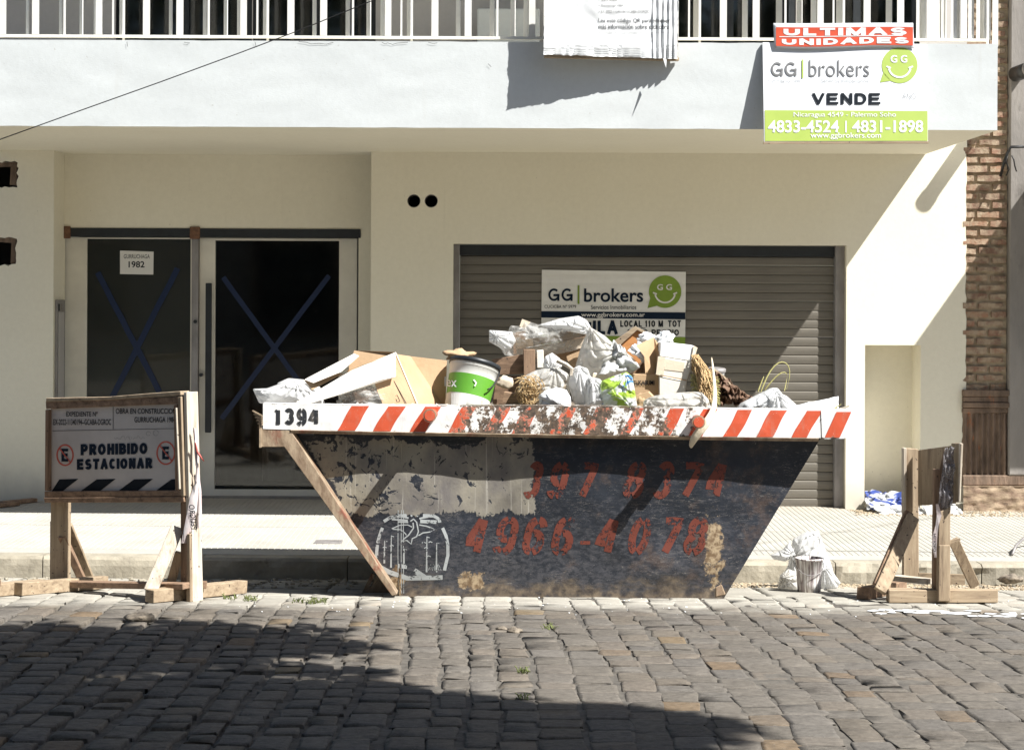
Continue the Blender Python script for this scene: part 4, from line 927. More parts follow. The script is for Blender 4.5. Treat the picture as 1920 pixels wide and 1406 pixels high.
# crumpled works banner over the balcony rail
BY = YB - .18
BN = thing('works_banner', P(1146, 108, BY), 'crumpled white plastic works banner on a wooden frame over the balcony railing', 'banner')
def bn(px, py, dy=0):
    u, v = (px - 1022) / 250, (py + 60) / 165
    d = .010 * noise.fractal(Vector((u * 3, v * 2, 0)), .6, 2, 3)
    if u > .80: d += .007 * math.sin(u * 160) + .01 * noise.noise(Vector((u * 60, v * 3, 0)))
    if v > .90: d += .006 * math.sin(v * 260 + 2 * noise.noise(Vector((u * 5, 0, 0))))
    return P(px, py, BY + .10 * u - dy + d)
m = MB(); m.grid(lambda u, v: bn(1023 - 4 * v + 251 * u + 1.5 * noise.noise(Vector((u * 3, v * 30, 0))), -70 + 173 * v + 8 * u * v + 2.0 * noise.noise(Vector((u * 22, v * 3, 0)))), 150, 90)
m.build('sheet', M['vinyl'], BN, True)
m = MB().beam(P(1021, 106, BY + .04), P(1272, 112, BY + .14), .022, .05).beam(P(1030, -70, BY + .04), P(1026, 104, BY + .04), .05, .03).beam(P(1264, -70, BY + .13), P(1264, 110, BY + .13), .05, .03)
m.build('frame', M['wood_x'], BN)
fb = lambda px, py: bn(px, py, .004)
text('> Obra Nueva', (1122, -4, 1157, 2.5), fb, M['greyink'], BN); text('> Gurruchaga 1984', (1122, 8.5, 1168, 14), fb, M['greyink'], BN); text('> EX-2022-11340194-GCABA-DGROC', (1122, 19.5, 1217, 25), fb, M['greyink'], BN)
text('Lea este código QR para obtener', (1122, 35, 1256, 45), fb, M['ink'], BN); text('más información sobre esta obra', (1122, 45.5, 1254, 55), fb, M['ink'], BN)
text('Todos los documentos son de carácter público', (1122, 59.5, 1253, 63), fb, M['paleink'], BN, -.01)
o = MB().slab([P(1243, 110, BY + .07), P(1250, 112, BY + .06), P(1249, 128, BY + .02)], (0, .004, 0)).build('loose_tail', M['bag'], BN)
o = MB().tube([P(-60, 283, 9), P(0, 262, 9), P(150, 208, 9), P(300, 154.5, 9), P(450, 99.5, 9), P(560, 58, 9), P(700, 1, 9), P(900, -82, 9), P(1300, -260, 9)], .0026, 5).build('overhead_cable', M['cable'], smooth=True)
tag(o, 'thin black cable stretched diagonally across the balcony front', 'cable')

c0 = P(1100, 788, 11.04) + Vector((.70, -.497, 1.0)) * 5.0; dv = Vector((1, .957, 0)).normalized()
o = MB().tube([c0 + dv * k + Vector((0, 0, .012 * k * k * .3)) for k in range(-9, 9)], .006, 6).build('overhead_cable', M['cable'], smooth=True)
tag(o, 'overhead cable above the street that throws a thin slanting shadow over the skip', 'cable')
# ================================================================= THE SKIP
YF, YBO, YR = 11.04, 11.18, 12.52
SK = thing('rubble_skip', SX0, 'battered black rubbish skip with orange and white striped rim, overflowing with waste', 'skip')
def body(px, py, dy=0.0):
    p = P(px, py, YBO); u, v = (px - 560) / 960, (py - 815) / 300
    bul = -.022 * math.sin(max(0, min(1, u)) * math.pi) ** .6 * math.sin(max(0, min(1, v)) * math.pi) ** .8
    bul += .020 * noise.noise(Vector((px / 170, py / 120, 1))) + .006 * noise.noise(Vector((px / 50, py / 45, 4)))
    bul *= sstep_(v) ; p.y += bul - dy; return p
def sstep_(v):
    v = max(0, min(1, v)); return min(1, v * 6) * min(1, (1 - v) * 8)
def lx(v): return 545 + (741 - 545) * v
def rx(v): return 1541 + (1356 - 1541) * v
m = MB(); m.grid(lambda u, v: body(lx(v) + (rx(v) - lx(v)) * u, 815 + 304 * v + 3 * u * v), 150, 50); FP = m.build('front_panel', M['body'], SK, True)
def drop(p): return Vector((p.x, YR, p.z - .085))
A, B, C_, D = P(545, 815, YBO), P(1541, 815, YBO), P(1356, 1121, YBO), P(741, 1117, YBO)
A2, B2, C2, D2_ = [drop(p) for p in (A, B, C_, D)]
MB().add([A2, B2, C2, D2_], [(0, 1, 2, 3)]).build('rear_panel', M['body'], SK, solid=.008)
MB().add([A, D, D2_, A2], [(0, 1, 2, 3)]).build('end_panel', M['body'], SK, solid=.008)
MB().add([B, C_, C2, B2], [(0, 1, 2, 3)]).build('end_panel', M['body'], SK, solid=.008)
MB().add([D, C_, C2, D2_], [(0, 1, 2, 3)]).build('floor_panel', M['body'], SK, solid=.008)
# rim channels
rimm = MB()
def rimface(px, py, dy=0):
    p = P(px, py, YF); p.y += .006 * noise.noise(Vector((px / 140, py / 60, 2))) + .002 * noise.noise(Vector((px / 22, py / 20, 5))) - dy; return p
def rtop(u): return 756.5 + 11.5 * u + 1.2 * math.sin(u * 9)
def rbot(u): return 804 + 18.0 * min(1, u * 1.0) ** .8
m = MB(); m.grid(lambda u, v: rimface(493 + 1104 * u, rtop(u) + (rbot(u) - rtop(u)) * v), 160, 6)
m.grid(lambda u, v: rimface(493 + 1104 * u, rtop(u)) + Vector((0, .10 * v, .002)), 160, 1)
m.grid(lambda u, v: rimface(493 + 1104 * u, rbot(u)) + Vector((0, .145 * v, -.0)), 160, 1)
RM = m.build('front_rim', M['rim'], SK, False)
m = MB(); m.grid(lambda u, v: P(545 + 990 * u, rbot((545 + 990 * u - 493) / 1104) + .5 + 5.5 * v, YF - .002 + .010 * v), 100, 1)
m.build('rim_lip', M['ochre'], SK, solid=.006)
pl, pr2 = P(493, 757, YF), P(1597, 768, YF); pl2, pr3 = drop(pl), drop(pr2); dz = Vector((0, 0, -.145))
MB().beam((pl + dz / 2 + Vector((.03, .01, -.004))), pl2 + dz / 2 + Vector((.03, 0, 0)), .06, .145, Vector((0, 0, 1))).build('end_rim', M['rim'], SK)
MB().beam((pr2 + dz / 2 + Vector((-.04, .012, -.004))), pr3 + dz / 2 + Vector((-.04, 0, 0)), .06, .145, Vector((0, 0, 1))).build('end_rim', M['rim'], SK)
MB().beam(pl2 + dz / 2, pr3 + dz / 2, .145, .06).build('rear_rim', M['rim'], SK)
# corner plate, right
m = MB(); m.slab([rimface(x_, y_, .006) for x_, y_ in ((1539, 771), (1545, 767), (1596, 766), (1598, 822), (1541, 823))], (0, .006, 0)); m.build('corner_plate', M['rim'], SK, bevel=.001)
# ochre edge beam, left
m = MB()
pts = [(489, 803), (539, 806), (548, 812), (745, 1114), (735, 1117), (533, 838), (487, 838)]
m.slab([P(x_, y_, YF + .004) for x_, y_ in pts], (0, .13, 0)); m.build('edge_beam', M['ochre'], SK, bevel=.003)
m = MB(); m.slab([P(x_, y_, YF - .003) for x_, y_ in ((486, 792), (490, 792), (490, 839), (486, 839))], (0, .12, 0)); m.build('end_plate', M['ochre'], SK)
m = MB(); m.beam(P(753, 828, YBO - .02), P(751, 1112, YBO - .012), .008, .006); m.build('weld_seam', M['body'], SK)
# left end lugs and rollers in the shade
m = MB()
for k in range(3): m.beam(P(683 + k * 12, 1110, 11.5), P(700 + k * 12, 1075, 11.5), .022, .05)
m.slab([P(x_, y_, 11.45) for x_, y_ in ((716, 1085), (745, 1118), (690, 1118), (684, 1108))], (0, .05, 0)); m.build('foot_lug', M['ochre'], SK)
m = MB().slab([P(x_, y_, YBO - .005) for x_, y_ in ((1340, 1100), (1354, 1092), (1363, 1116), (1340, 1121))], (0, .1, 0)); m.build('foot_shoe', M['ochre'], SK, bevel=.01)
# stripes
for b0, b1 in ((632, 665), (699, 732), (768, 798), (839, 866), (905, 930), (958, 985), (1030, 1054), (1092, 1122), (1162, 1180), (1230, 1256), (1290, 1316), (1356, 1383), (1417, 1448), (1484, 1513)):
    u = (b0 - 493) / 1104; t_, b_ = rtop(u) + 2, rbot(u) - .5; sh = 28
    m = MB(); m.grid(lambda a, v: rimface(b0 + (b1 - b0) * a + sh * (1 - v) + 1.2 * math.sin(v * 5 + b0), t_ + (b_ - t_) * v, .0022), 3, 6); m.build('stripe', M['stripe'], SK)
m = MB(); m.grid(lambda a, v: rimface(1546 + 28 * a + 22 * (1 - v), 772 + 48 * v, .0085), 3, 5); m.build('stripe', M['stripe'], SK)
m = MB(); fr_ = lambda px, py: rimface(px, py, .0024)
for ch, a, b in (('1', 512, 532), ('3', 532, 553), ('9', 555, 576), ('4', 577, 601)):
    digit(m, ch, a, b + .5, 765, 796 + (2 if ch in '94' else 0), 7.5, fr_)
m.build('lettering', M['number'], SK)
# pins
for (px, py, ln) in ((806, 779, .19), (1310, 791, .19)):
    a = P(px, py, YF - ln); b = Vector((a.x + .01, YF + .02, a.z - .0)); a2 = P(px, py, YF - ln)
    pin = MB().tube([a2, b], .030, 16).build('hook_pin', M['stripe'], SK, True)
    m = MB().tube([a2 - Vector((0, .010, 0)), a2 + Vector((0, .014, 0))], .038, 18); m.build('pin_cap', M['ochre'], pin)
    MB().tube([a2 - Vector((0, .0125, 0)), a2 - Vector((0, .009, 0))], .030, 18).build('pin_face', M['stripe'], pin)
# stencilled numbers on the body
bf = lambda px, py: body(px, py, .0014)
m = MB()
for ch, a, b in (('4', 872, 917), ('9', 925, 972), ('6', 980, 1026), ('6', 1034, 1080), ('4', 1116, 1162), ('0', 1176, 1222), ('7', 1234, 1278), ('8', 1282, 1328)): digit(m, ch, a, b, 967, 1041, 14, bf, .20)
for ch, a, b in (('3', 985, 1018), ('9', 1027, 1066), ('7', 1082, 1118), ('8', 1168, 1212), ('3', 1226, 1264), ('7', 1272, 1316), ('4', 1322, 1364)): digit(m, ch, a, b, 864, 935, 13, bf, .20)
digit(m, '-', 1082, 1112, 1000, 1030, 7, bf)
m.build('lettering', M['red_stencil'], SK)
cv = lambda cx, cy: (680 + cx / 6, 940 + cy / 6)
m = MB()
ribbon(m, [cv(*q) for q in ((225, 290), (195, 370), (170, 460), (160, 560), (160, 680))], 6, bf)
ribbon(m, [cv(*q) for q in ((900, 290), (940, 380), (960, 480), (960, 600), (920, 770))], 6, bf)
ribbon(m, [cv(*q) for q in ((240, 220), (310, 175), (400, 155), (500, 150))], 6, bf); ribbon(m, [cv(*q) for q in ((680, 150), (800, 155), (860, 190), (870, 230))], 6, bf)
for q in (((640, 185), (740, 165)), ((650, 205), (860, 215)), ((650, 225), (830, 235)), ((520, 180), (430, 160)), ((510, 205), (330, 195)), ((515, 225), (400, 222)), ((560, 160), (545, 145)), ((610, 160), (630, 145))): ribbon(m, [cv(*z_) for z_ in q], 3.2, bf)
ribbon(m, [cv(*q) for q in ((540, 215), (575, 190), (610, 225), (630, 330), (610, 385), (560, 410), (548, 470), (500, 430), (435, 440), (520, 370), (575, 290), (570, 230))], 2.4, bf)
ribbon(m, [cv(*q) for q in ((330, 300), (420, 260), (510, 255), (560, 280))], 2, bf); ribbon(m, [cv(*q) for q in ((340, 305), (430, 310), (480, 350), (495, 370))], 2, bf)
ribbon(m, [cv(*q) for q in ((640, 255), (720, 270), (815, 305), (760, 335), (680, 345), (630, 375))], 2.2, bf)
for x_, y0, y1 in ((245, 430, 690), (320, 375, 740), (465, 520, 700), (720, 385, 790), (830, 450, 790)):
    ribbon(m, [cv(x_ + 5, y0), cv(x_, y1)], 1.4, bf, w1=3.5); ribbon(m, [cv(x_ + 5, y0 + 5), cv(x_ + 35, y0 + 15)], 1.6, bf)
for q in ((250, 510), (235, 575), (330, 490), (715, 515), (690, 455), (765, 450), (745, 610)): ribbon(m, [cv(q[0] - 22, q[1] + 4), cv(q[0], q[1] - 8), cv(q[0] + 22, q[1] + 4)], 1.8, bf)
for k in range(7): ribbon(m, [cv(740 + k * 24, 770), cv(770 + k * 14, 700)], 1.0, bf)
ribbon(m, [cv(190, 730), cv(300, 790), cv(500, 860), cv(900, 850)], 9, bf); ribbon(m, [cv(400, 720), cv(500, 730)], 8, bf); ribbon(m, [cv(580, 770), cv(700, 850)], 10, bf)
m.build('graffiti', M['white_stencil'], SK)
m = MB()   # streaks of pale paint running down beside the weld
for x0_ in (747, 753, 757): ribbon(m, [(x0_, 955), (x0_ - .5, 1040), (x0_, 1112)], 1.3, bf)
m.build('paint_run', M['white_stencil'], SK)

# ================================================================= WASTE IN THE SKIP
def crumple(center, rad, seed, name, mat, label, cat, sub=5, amp=.25, rot=0, ridge=2.5, floor=None, sharp=1.0, group=None, parent=None, shape=None):
    bm = bmesh.new(); bmesh.ops.create_icosphere(bm, subdivisions=sub, radius=1); c = Vector(center); rd = Vector(rad); off = Vector((seed * 3.7, seed * 1.3, 0))
    Rm = Matrix.Rotation(rot, 3, 'Y')
    vs_ = []
    for v in bm.verts:
        d = v.co.normalized(); n1 = noise.noise(d * 1.3 + off); n2 = 1 - abs(noise.noise(d * ridge + off)) * 2; n3 = 1 - abs(noise.noise(d * ridge * 2.3 + off * 2)) * 2; n4 = noise.noise(d * ridge * 6 + off)
        fac = 0
        for fs_k, wt in ((1.2 + ridge * .25, 1.0), (2.6 + ridge * .5, .42), (7 + ridge, .07)):
            dd, pp = noise.voronoi(d * fs_k + off * fs_k); cp = pp[0]
            cd_ = Vector((math.sin(cp.x * 12.9 + cp.y * 78.2), math.sin(cp.y * 39.3 + cp.z * 11.1), math.sin(cp.z * 73.1 + cp.x * 26.7)))
            fac += wt * (d * fs_k + off * fs_k - cp).dot(cd_) / fs_k * 1.6
        r = 1 + amp * (n1 * 1.0 + sharp * (fac * 1.15 + n3 * .05))
        q = Vector((d.x * rd.x * r, d.y * rd.y * r, d.z * rd.z * r))
        if shape: q = shape(q, d)
        q = Rm @ q + c
        if floor is not None and q.z < floor: q.z = floor + (q.z - floor) * .08
        vs_.append(q)
    m = MB(); m.add(vs_, [tuple(v.index for v in f.verts) for f in bm.faces]); bm.free()
    o = m.build(name, mat, parent, True)
    if parent is None: tag(o, label, cat, group)
    return o
def px_crumple(x0, y0, x1, y1, Y, dep, *a, **k):
    c = P((x0 + x1) / 2, (y0 + y1) / 2, Y); return crumple(c, (abs(x1 - x0) / 2 * Y / F, dep, abs(y1 - y0) / 2 * Y / F), *a, **k)
def pillow(out, Y, dep, seed, name, mat, label, cat, knots=(), wr=.010, parent=None, nr=34, na=120, lean=0.0, back=.6):
    """soft bag: a traced outline swelling towards both sides, facets inside, pleats running to its knots"""
    cx_, cy_ = sum(p[0] for p in out) / len(out), sum(p[1] for p in out) / len(out)
    per = [math.dist(out[i], out[(i + 1) % len(out)]) for i in range(len(out))]; tot = sum(per); ring_ = []
    for k in range(na):
        d = tot * k / na; i = 0
        while d > per[i]: d -= per[i]; i += 1
        a, b, f = out[i], out[(i + 1) % len(out)], d / per[i]; ring_.append((a[0] + (b[0] - a[0]) * f, a[1] + (b[1] - a[1]) * f))
    sm = [(sum(ring_[(k + j) % na][0] * w_ for j, w_ in ((-1, .25), (0, .5), (1, .25))), sum(ring_[(k + j) % na][1] * w_ for j, w_ in ((-1, .25), (0, .5), (1, .25)))) for k in range(na)]
    off = Vector((seed * 3.1, seed * 1.7, seed))
    def pt(px, py, rr, side):
        p = P(px, py, Y); q = Vector((p.x * 6, p.z * 6, 0)) + off; fac = 0
        for fk, wt in ((1.0, .022), (2.6, .009)):
            dd, pp = noise.voronoi(q * fk); c = pp[0]; fac += wt * (q * fk - c).dot(Vector((math.sin(c.x * 12.9 + c.y * 78.2), math.sin(c.y * 39.3 + c.x * 11.1), 0)))
        ple = 0
        for kx, ky in knots:
            dx, dy = px - kx, py - ky; rad = math.hypot(dx, dy) + 1e-3; ang = math.atan2(dy, dx)
            ple += (abs(math.sin(ang * 7 + 2 * noise.noise(Vector((ang * 2, seed, rad * .02))))) - .6) * math.exp(-rad / 38) * min(1, rad / 5)
        ed = noise.noise(Vector((math.atan2(py - cy_, px - cx_) * 9, seed, 0))) * max(0, rr - .5) * .02
        y_ = dep * (math.sqrt(max(0, 1 - rr * rr)) * .85 + .15 * (1 - rr)) + (fac * (1 - rr ** 4 * .4) + ple * wr * 2.2 + ed)
        p.y += -y_ if side > 0 else y_ * back
        p.y += lean * (cy_ - py) / 100
        return p
    vs_, fs_ = [], []
    for side in (1, -1):
        b0 = len(vs_); vs_.append(pt(cx_, cy_, 0, side))
        for j in range(1, nr + 1):
            rr = (j / nr)
            for k in range(na):
                x_, y_ = cx_ + (sm[k][0] - cx_) * rr, cy_ + (sm[k][1] - cy_) * rr; vs_.append(pt(x_, y_, rr, side))
        for k in range(na):
            f = (b0, b0 + 1 + k, b0 + 1 + (k + 1) % na); fs_.append(f if side < 0 else f[::-1])
            for j in range(nr - 1):
                f = (b0 + 1 + j * na + k, b0 + 1 + (j + 1) * na + k, b0 + 1 + (j + 1) * na + (k + 1) % na, b0 + 1 + j * na + (k + 1) % na); fs_.append(f if side < 0 else f[::-1])
    m = MB(); m.add(vs_, fs_); o = m.build(name, mat, parent, True)
    if parent is None: tag(o, label, cat)
    return o
def pts(l, Y=None): return [P(q[0], q[1], q[2] if len(q) > 2 else Y) for q in l]
def panel(l, Y, vec, name, mat, parent=None, bevel=0): return MB().slab(pts(l, Y), vec).build(name, mat, parent, bevel=bevel)
# rubble filling
m = MB(); m.grid(lambda u, v: (lambda X, Y: Vector((X, Y, SX0.z + 1.02 - .06 * v + .05 * noise.fractal(Vector((X * 5, Y * 5, 0)), .7, 2, 4) + .10 * math.exp(-((X - .35) / .5) ** 2) * math.sin(v * 3.1))))(-1.33 + 3.2 * u, 11.16 + 1.32 * v), 110, 50)
o = m.build('rubble_fill', M['rubble'], None, True); tag(o, 'dark mixed rubble filling the skip under the bags and boxes', 'rubble', kind='stuff')

# 1 crumpled white sheet at far left
def sheet(l, nu, nv, amp, seed, name, mat, label, cat, fold=3.0, parent=None):
    a, b, c, d = pts(l)
    def f(u, v):
        p = (a * (1 - u) + b * u) * (1 - v) + (d * (1 - u) + c * u) * v
        k = Vector((u * fold, v * fold, seed)); n = noise.noise(k) * .8
        for fk, wt in ((1.3, .9), (3.1, .5)):
            dd, pp = noise.voronoi(k * fk); cp = pp[0]
            n += wt * (k * fk - cp).dot(Vector((math.sin(cp.x * 12.9 + cp.y * 78.2), math.sin(cp.y * 39.3 + cp.z * 11.1), 0))) / fk * 1.3
        return p + Vector((.3 * noise.noise(k + Vector((9, 0, 0))), -n, .6 * noise.noise(k + Vector((0, 7, 0))) + .5 * (.5 - abs(noise.noise(k * 2.5 + Vector((3, 3, 0))))))) * amp
    m = MB(); m.grid(f, nu, nv); o = m.build(name, mat, parent, True, solid=.003)
    if parent is None: tag(o, label, cat)
    return o
pillow([(474, 729), (500, 728), (520, 721), (552, 712), (570, 717), (600, 740), (590, 757), (486, 756), (480, 742)], 11.32, .12, 3, 'plastic_sheet', M['bag'], 'creased white plastic sheet spilling over the left end of the skip', 'plastic sheet', [(478, 732), (560, 716)], .012)
pillow([(520, 718), (540, 709), (572, 712), (600, 725), (610, 760), (520, 760)], 11.6, .10, 12, 'plastic_bag', M['bag'], 'white crumpled bag behind the creased sheet at the left end', 'bag', [(575, 712)])
px_crumple(630, 722, 740, 778, 11.28, .10, 14, 'clear_film', M['bag_clear'], 'crumpled clear film under the raised flap of the big carton', 'film', amp=.35, ridge=3.5)
# big torn carton
CB = thing('large_carton', P(690, 756, 11.5), 'large torn open cardboard carton with pale flap leaning on the left rim', 'carton')
panel([(556, 753, 11.12), (575, 744, 11.16), (660, 694, 11.30), (742, 660, 11.34), (742, 706, 11.2), (714, 712, 11.16), (640, 738, 11.12), (575, 757, 11.1)], None, (0, .006, -.004), 'side_flap', M['card_white'], CB)
panel([(572, 712, 11.30), (588, 718, 11.26), (640, 697, 11.26), (673, 668, 11.36), (664, 664, 11.42), (600, 700, 11.42)], None, (0, .006, .004), 'folded_flap', M['card_white'], CB)
panel([(570, 713, 11.32), (600, 702, 11.4), (645, 700, 11.34), (585, 731, 11.27)], None, (0, .006, 0), 'brown_flap', M['card'], CB)  # flap in the plain brown cardboard
panel([(664, 657, 11.5), (742, 660, 11.36), (742, 664, 11.38), (680, 684, 11.40), (650, 700, 11.4)], None, (0, .006, 0), 'inner_flap', M['card'], CB)
panel([(742, 661, 11.33), (783, 756, 11.20), (783, 768, 11.18), (722, 768, 11.16), (700, 714, 11.22), (742, 704, 11.26)], None, (0, .006, 0), 'end_flap', M['card'], CB)
panel([(744, 664, 11.37), (770, 668, 11.5), (838, 676, 11.56), (835, 768, 11.52), (783, 768, 11.3)], None, (0, .006, 0), 'inner_wall', M['card'], CB)
m = MB(); fc = lambda px, py: P(px, py, 11.33 - (py - 661) * .0014 - .012)
ribbon(m, [(735, 708), (762, 757)], 1.4, fc)
for k in range(3):
    x_, y_ = 716 + k * 9.5, 716 + k * 14
    ribbon(m, [(x_, y_), (x_ + 10, y_ - 3), (x_ + 15, y_ + 8), (x_ + 5, y_ + 11)], 1.1, fc, closed=True); ribbon(m, [(x_ + 5, y_ + 1), (x_ + 9, y_ + 8)], 2.0, fc)
m.build('printed_symbols', M['ink'], CB)
m = MB(); ribbon(m, [(648, 696), (700, 678), (738, 668)], .8, lambda px, py: P(px, py, 11.19)); m.build('crease', M['card'], CB)
m = MB(); ribbon(m, [(742, 661), (783, 757)], 1.6, lambda px, py: P(px, py, 11.33 - (py - 661) * .0014 - .006)); m.build('torn_edge', M['card_white'], CB)
px_crumple(836, 655, 882, 676, 11.72, .06, 31, 'crumpled_paper', M['card'], 'small crumpled brown paper on top of the paint bucket', 'paper', amp=.45, sub=3, ridge=3)
# paint bucket, tilted
def bucket(base, axis, r0, r1, h, root, wall, band=None, n=36):
    ax = Vector(axis).normalized(); s = ax.cross(Vector((0, 1, 0))).normalized(); t = ax.cross(s)
    def ring(r, k): return [base + ax * k + (s * math.cos(2 * math.pi * i / n) + t * math.sin(2 * math.pi * i / n)) * r for i in range(n)]
    def lathe(prof, name, mat, cap=None):
        m = MB(); vs_ = []
        for r, k in prof: vs_ += ring(r, k)
        fs_ = [(j * n + i, j * n + (i + 1) % n, (j + 1) * n + (i + 1) % n, (j + 1) * n + i) for j in range(len(prof) - 1) for i in range(n)]
        if cap: fs_.append(tuple(range(n)))
        m.add(vs_, fs_); return m.build(name, mat, root, True)
    return lathe, ring, ax
bb = P(872, 775, 11.42); BK = thing('paint_bucket', bb, 'white and green plastic paint bucket with black rim tilted in the skip', 'bucket')
ax = Vector((.20, .26, 1)).normalized(); h = .33
lathe, ring, ax = bucket(bb, ax, .13, .15, h, BK, None)
lathe([(.001, .0), (.128, .0), (.131, .06), (.133, .095)], 'bucket_body', M['splashed'])
lathe([(.1335, .095), (.141, .215)], 'green_label', simple('leaf_green_print', (0.13, 0.36, 0.035), (0.10, 0.30, 0.03), 0.4, 5))
lathe([(.1405, .2152), (.145, .265), (.149, .268), (.150, .295), (.149, .30), (.142, .30), (.14, .20), (.001, .17)], 'upper_wall', M['splashed'])
lathe([(.152, .286), (.1565, .287), (.1565, .313), (.150, .315), (.146, .305)], 'rim_ring', M['black_metal'])
m = MB(); m.tube([bb + ax * (.26 - .11 * math.sin(t_ * math.pi)) + Vector((.155 * math.cos(math.pi * (.0 + .62 * t_)), -.155 * math.sin(math.pi * (.0 + .62 * t_)) - .01, 0)) for t_ in [i / 14 for i in range(7)]], .0045, 6); m.build('handle', M['black_metal'], BK, True)
bfn = lambda px, py: (lambda p: Vector((p.x, bb.y - math.sqrt(max(.0001, .146 ** 2 - (p.x - bb.x - .20 * (p.z - bb.z)) ** 2)) + .26 * (p.z - bb.z) - .003, p.z)))(P(px, py, 11.3))
text('lex', (832, 708, 856, 726), bfn, M['white_print'], BK, .01)
m = MB(); m.grid(lambda u, v: bfn(846 + 28 * u, 737 + 26 * v), 6, 3); m.build('white_label', M['paper'], BK)
m = MB(); ribbon(m, [(888, 712), (893, 718), (890, 724)], 2.4, bfn); m.build('emblem', M['white_print'], BK)
# wooden crate pieces
WC = thing('broken_crate', P(965, 756, 11.7), 'broken brown wooden crate side standing behind the bucket', 'crate')
panel([(922, 674, 11.75), (980, 664, 11.7), (1000, 668, 11.7), (1000, 700, 11.7), (936, 703, 11.73)], None, (0, .02, 0), 'plank', M['oldwood_x'], WC, .003)
panel([(930, 706, 11.74), (1000, 703, 11.7), (1000, 768, 11.7), (922, 768, 11.74)], None, (0, .02, 0), 'plank', M['oldwood_x'], WC, .003)
panel([(981, 655), (1003, 655), (1004, 715), (982, 715)], 11.66, (0, .035, 0), 'cleat', M['oldwood_z'], WC, .003)
panel([(1006, 657), (1019, 656), (1020, 690), (1007, 690)], 11.67, (0, .03, 0), 'cleat', M['card_white'], WC, .003)
px_crumple(932, 705, 962, 728, 11.66, .02, 41, 'paper_scrap', M['card_pale'], 'small pale paper scrap stuck on the broken crate', 'paper', sub=3)
# wrapped board bundle on top
WB = thing('wrapped_boards', P(1010, 690, 11.8), 'bundle of wooden boards wrapped in clear plastic on top of the heap', 'bundle')
for k, (l, mt) in enumerate((([(965, 640), (1096, 618), (1100, 630), (968, 655)], 'wood_x'), ([(968, 656), (1098, 632), (1096, 652), (970, 676)], 'card_pale'), ([(1050, 622), (1100, 612), (1106, 640), (1052, 648)], 'oldwood_x'), ([(960, 625), (985, 620), (986, 662), (962, 665)], 'oldwood_z'), ([(1000, 670), (1100, 640), (1095, 655), (1040, 690)], 'card'))):
    panel(l, 11.80 + .03 * k, (0, .03, 0), 'board', M[mt], WB, .002)
def wrapshape(q, d):
    return Vector((q.x, q.y, q.z + .03 * math.sin(q.x * 9)))
pillow([(917, 619), (935, 620), (952, 623), (957, 610), (975, 612), (978, 598), (1010, 609), (1050, 597), (1085, 592), (1100, 600), (1108, 613), (1100, 640), (1085, 655), (1050, 664), (1000, 664), (962, 670), (946, 666), (938, 652), (917, 640)], 11.86, .14, 52, 'wrap', M['bag_clear'], '', '', [(1100, 630), (945, 625)], .014, parent=WB, nr=44, na=160)
pillow([(917, 619), (935, 620), (960, 622), (968, 640), (950, 664), (938, 652), (917, 641)], 11.74, .05, 5, 'film_tail', M['bag'], '', '', [(930, 630)], parent=WB)
panel([(979, 598), (995, 604), (983, 616), (974, 612)], 11.78, (0, .006, 0), 'board_end', M['card_pale'], WB)
pillow([(1010, 609), (1050, 597), (1085, 592), (1100, 600), (1108, 613), (1100, 628), (1070, 622), (1035, 620)], 11.78, .07, 58, 'plastic_bag', M['bag'], 'bright white bag swelling over the top of the wrapped boards', 'bag', [(1105, 618)])
# big pillow bag
pillow([(1106, 613), (1135, 630), (1158, 652), (1185, 668), (1200, 688), (1188, 698), (1165, 706), (1130, 714), (1100, 704), (1078, 690), (1088, 655), (1097, 632)], 11.62, .13, 61, 'clear_sack', M['bag_dirty'], 'large cloudy plastic sack slumped in the middle of the heap', 'sack', [(1158, 657), (1108, 618)], .020, nr=44, na=150)
sheet([(1150, 640, 11.55), (1165, 652, 11.5), (1200, 692, 11.46), (1120, 705, 11.45)], 24, 20, .04, 9, 'clear_film', M['bag'], 'loose film corner pulled out from the cloudy sack', 'film')
# net / white bags
pillow([(974, 716), (988, 702), (1005, 694), (1020, 690), (1045, 688), (1065, 700), (1072, 720), (1068, 740), (1050, 762), (1000, 765), (984, 748), (972, 730)], 11.47, .11, 71, 'plastic_bag', M['bag_dirty'], 'round off-white bag left of the smooth white lump', 'bag', [(1040, 690), (985, 725)], .014)
pillow([(1018, 684), (1022, 668), (1035, 661), (1050, 672), (1054, 686), (1042, 702), (1022, 702)], 11.48, .05, 72, 'plastic_bag', M['bag'], 'small knotted white bag top above the off-white bag', 'bag', [(1034, 694)])
pillow([(1072, 692), (1085, 685), (1102, 691), (1107, 705), (1120, 714), (1116, 735), (1108, 770), (1083, 770), (1072, 745), (1066, 718)], 11.42, .08, 73, 'plastic_bag', M['bag'], 'tall white bag standing right of the smooth white lump', 'bag', [(1086, 688)], .014)
pillow([(1103, 706), (1125, 710), (1138, 728), (1143, 772), (1095, 772), (1098, 735)], 11.36, .08, 74, 'plastic_bag', M['bag'], 'crinkled white bag left of the blue and green printed bag', 'bag', [(1110, 712)], .014)
pillow([(1011, 741), (1022, 732), (1045, 726), (1062, 731), (1070, 745), (1072, 774), (1010, 774)], 11.26, .08, 75, 'smooth_sack', M['foam'], 'smooth bright white sack resting right behind the rim', 'sack', [], .005)
pillow([(1128, 714), (1150, 705), (1175, 697), (1186, 706), (1190, 730), (1197, 775), (1133, 775), (1120, 745)], 11.32, .10, 76, 'printed_bag', M['bag_print'], 'plastic bag printed blue and lime green in the middle of the skip', 'bag', [(1172, 700)], .014)
px_crumple(1190, 738, 1216, 772, 11.4, .05, 77, 'paper_cup', M['card'], 'small brown crushed carton beside the printed bag', 'carton', sub=3)
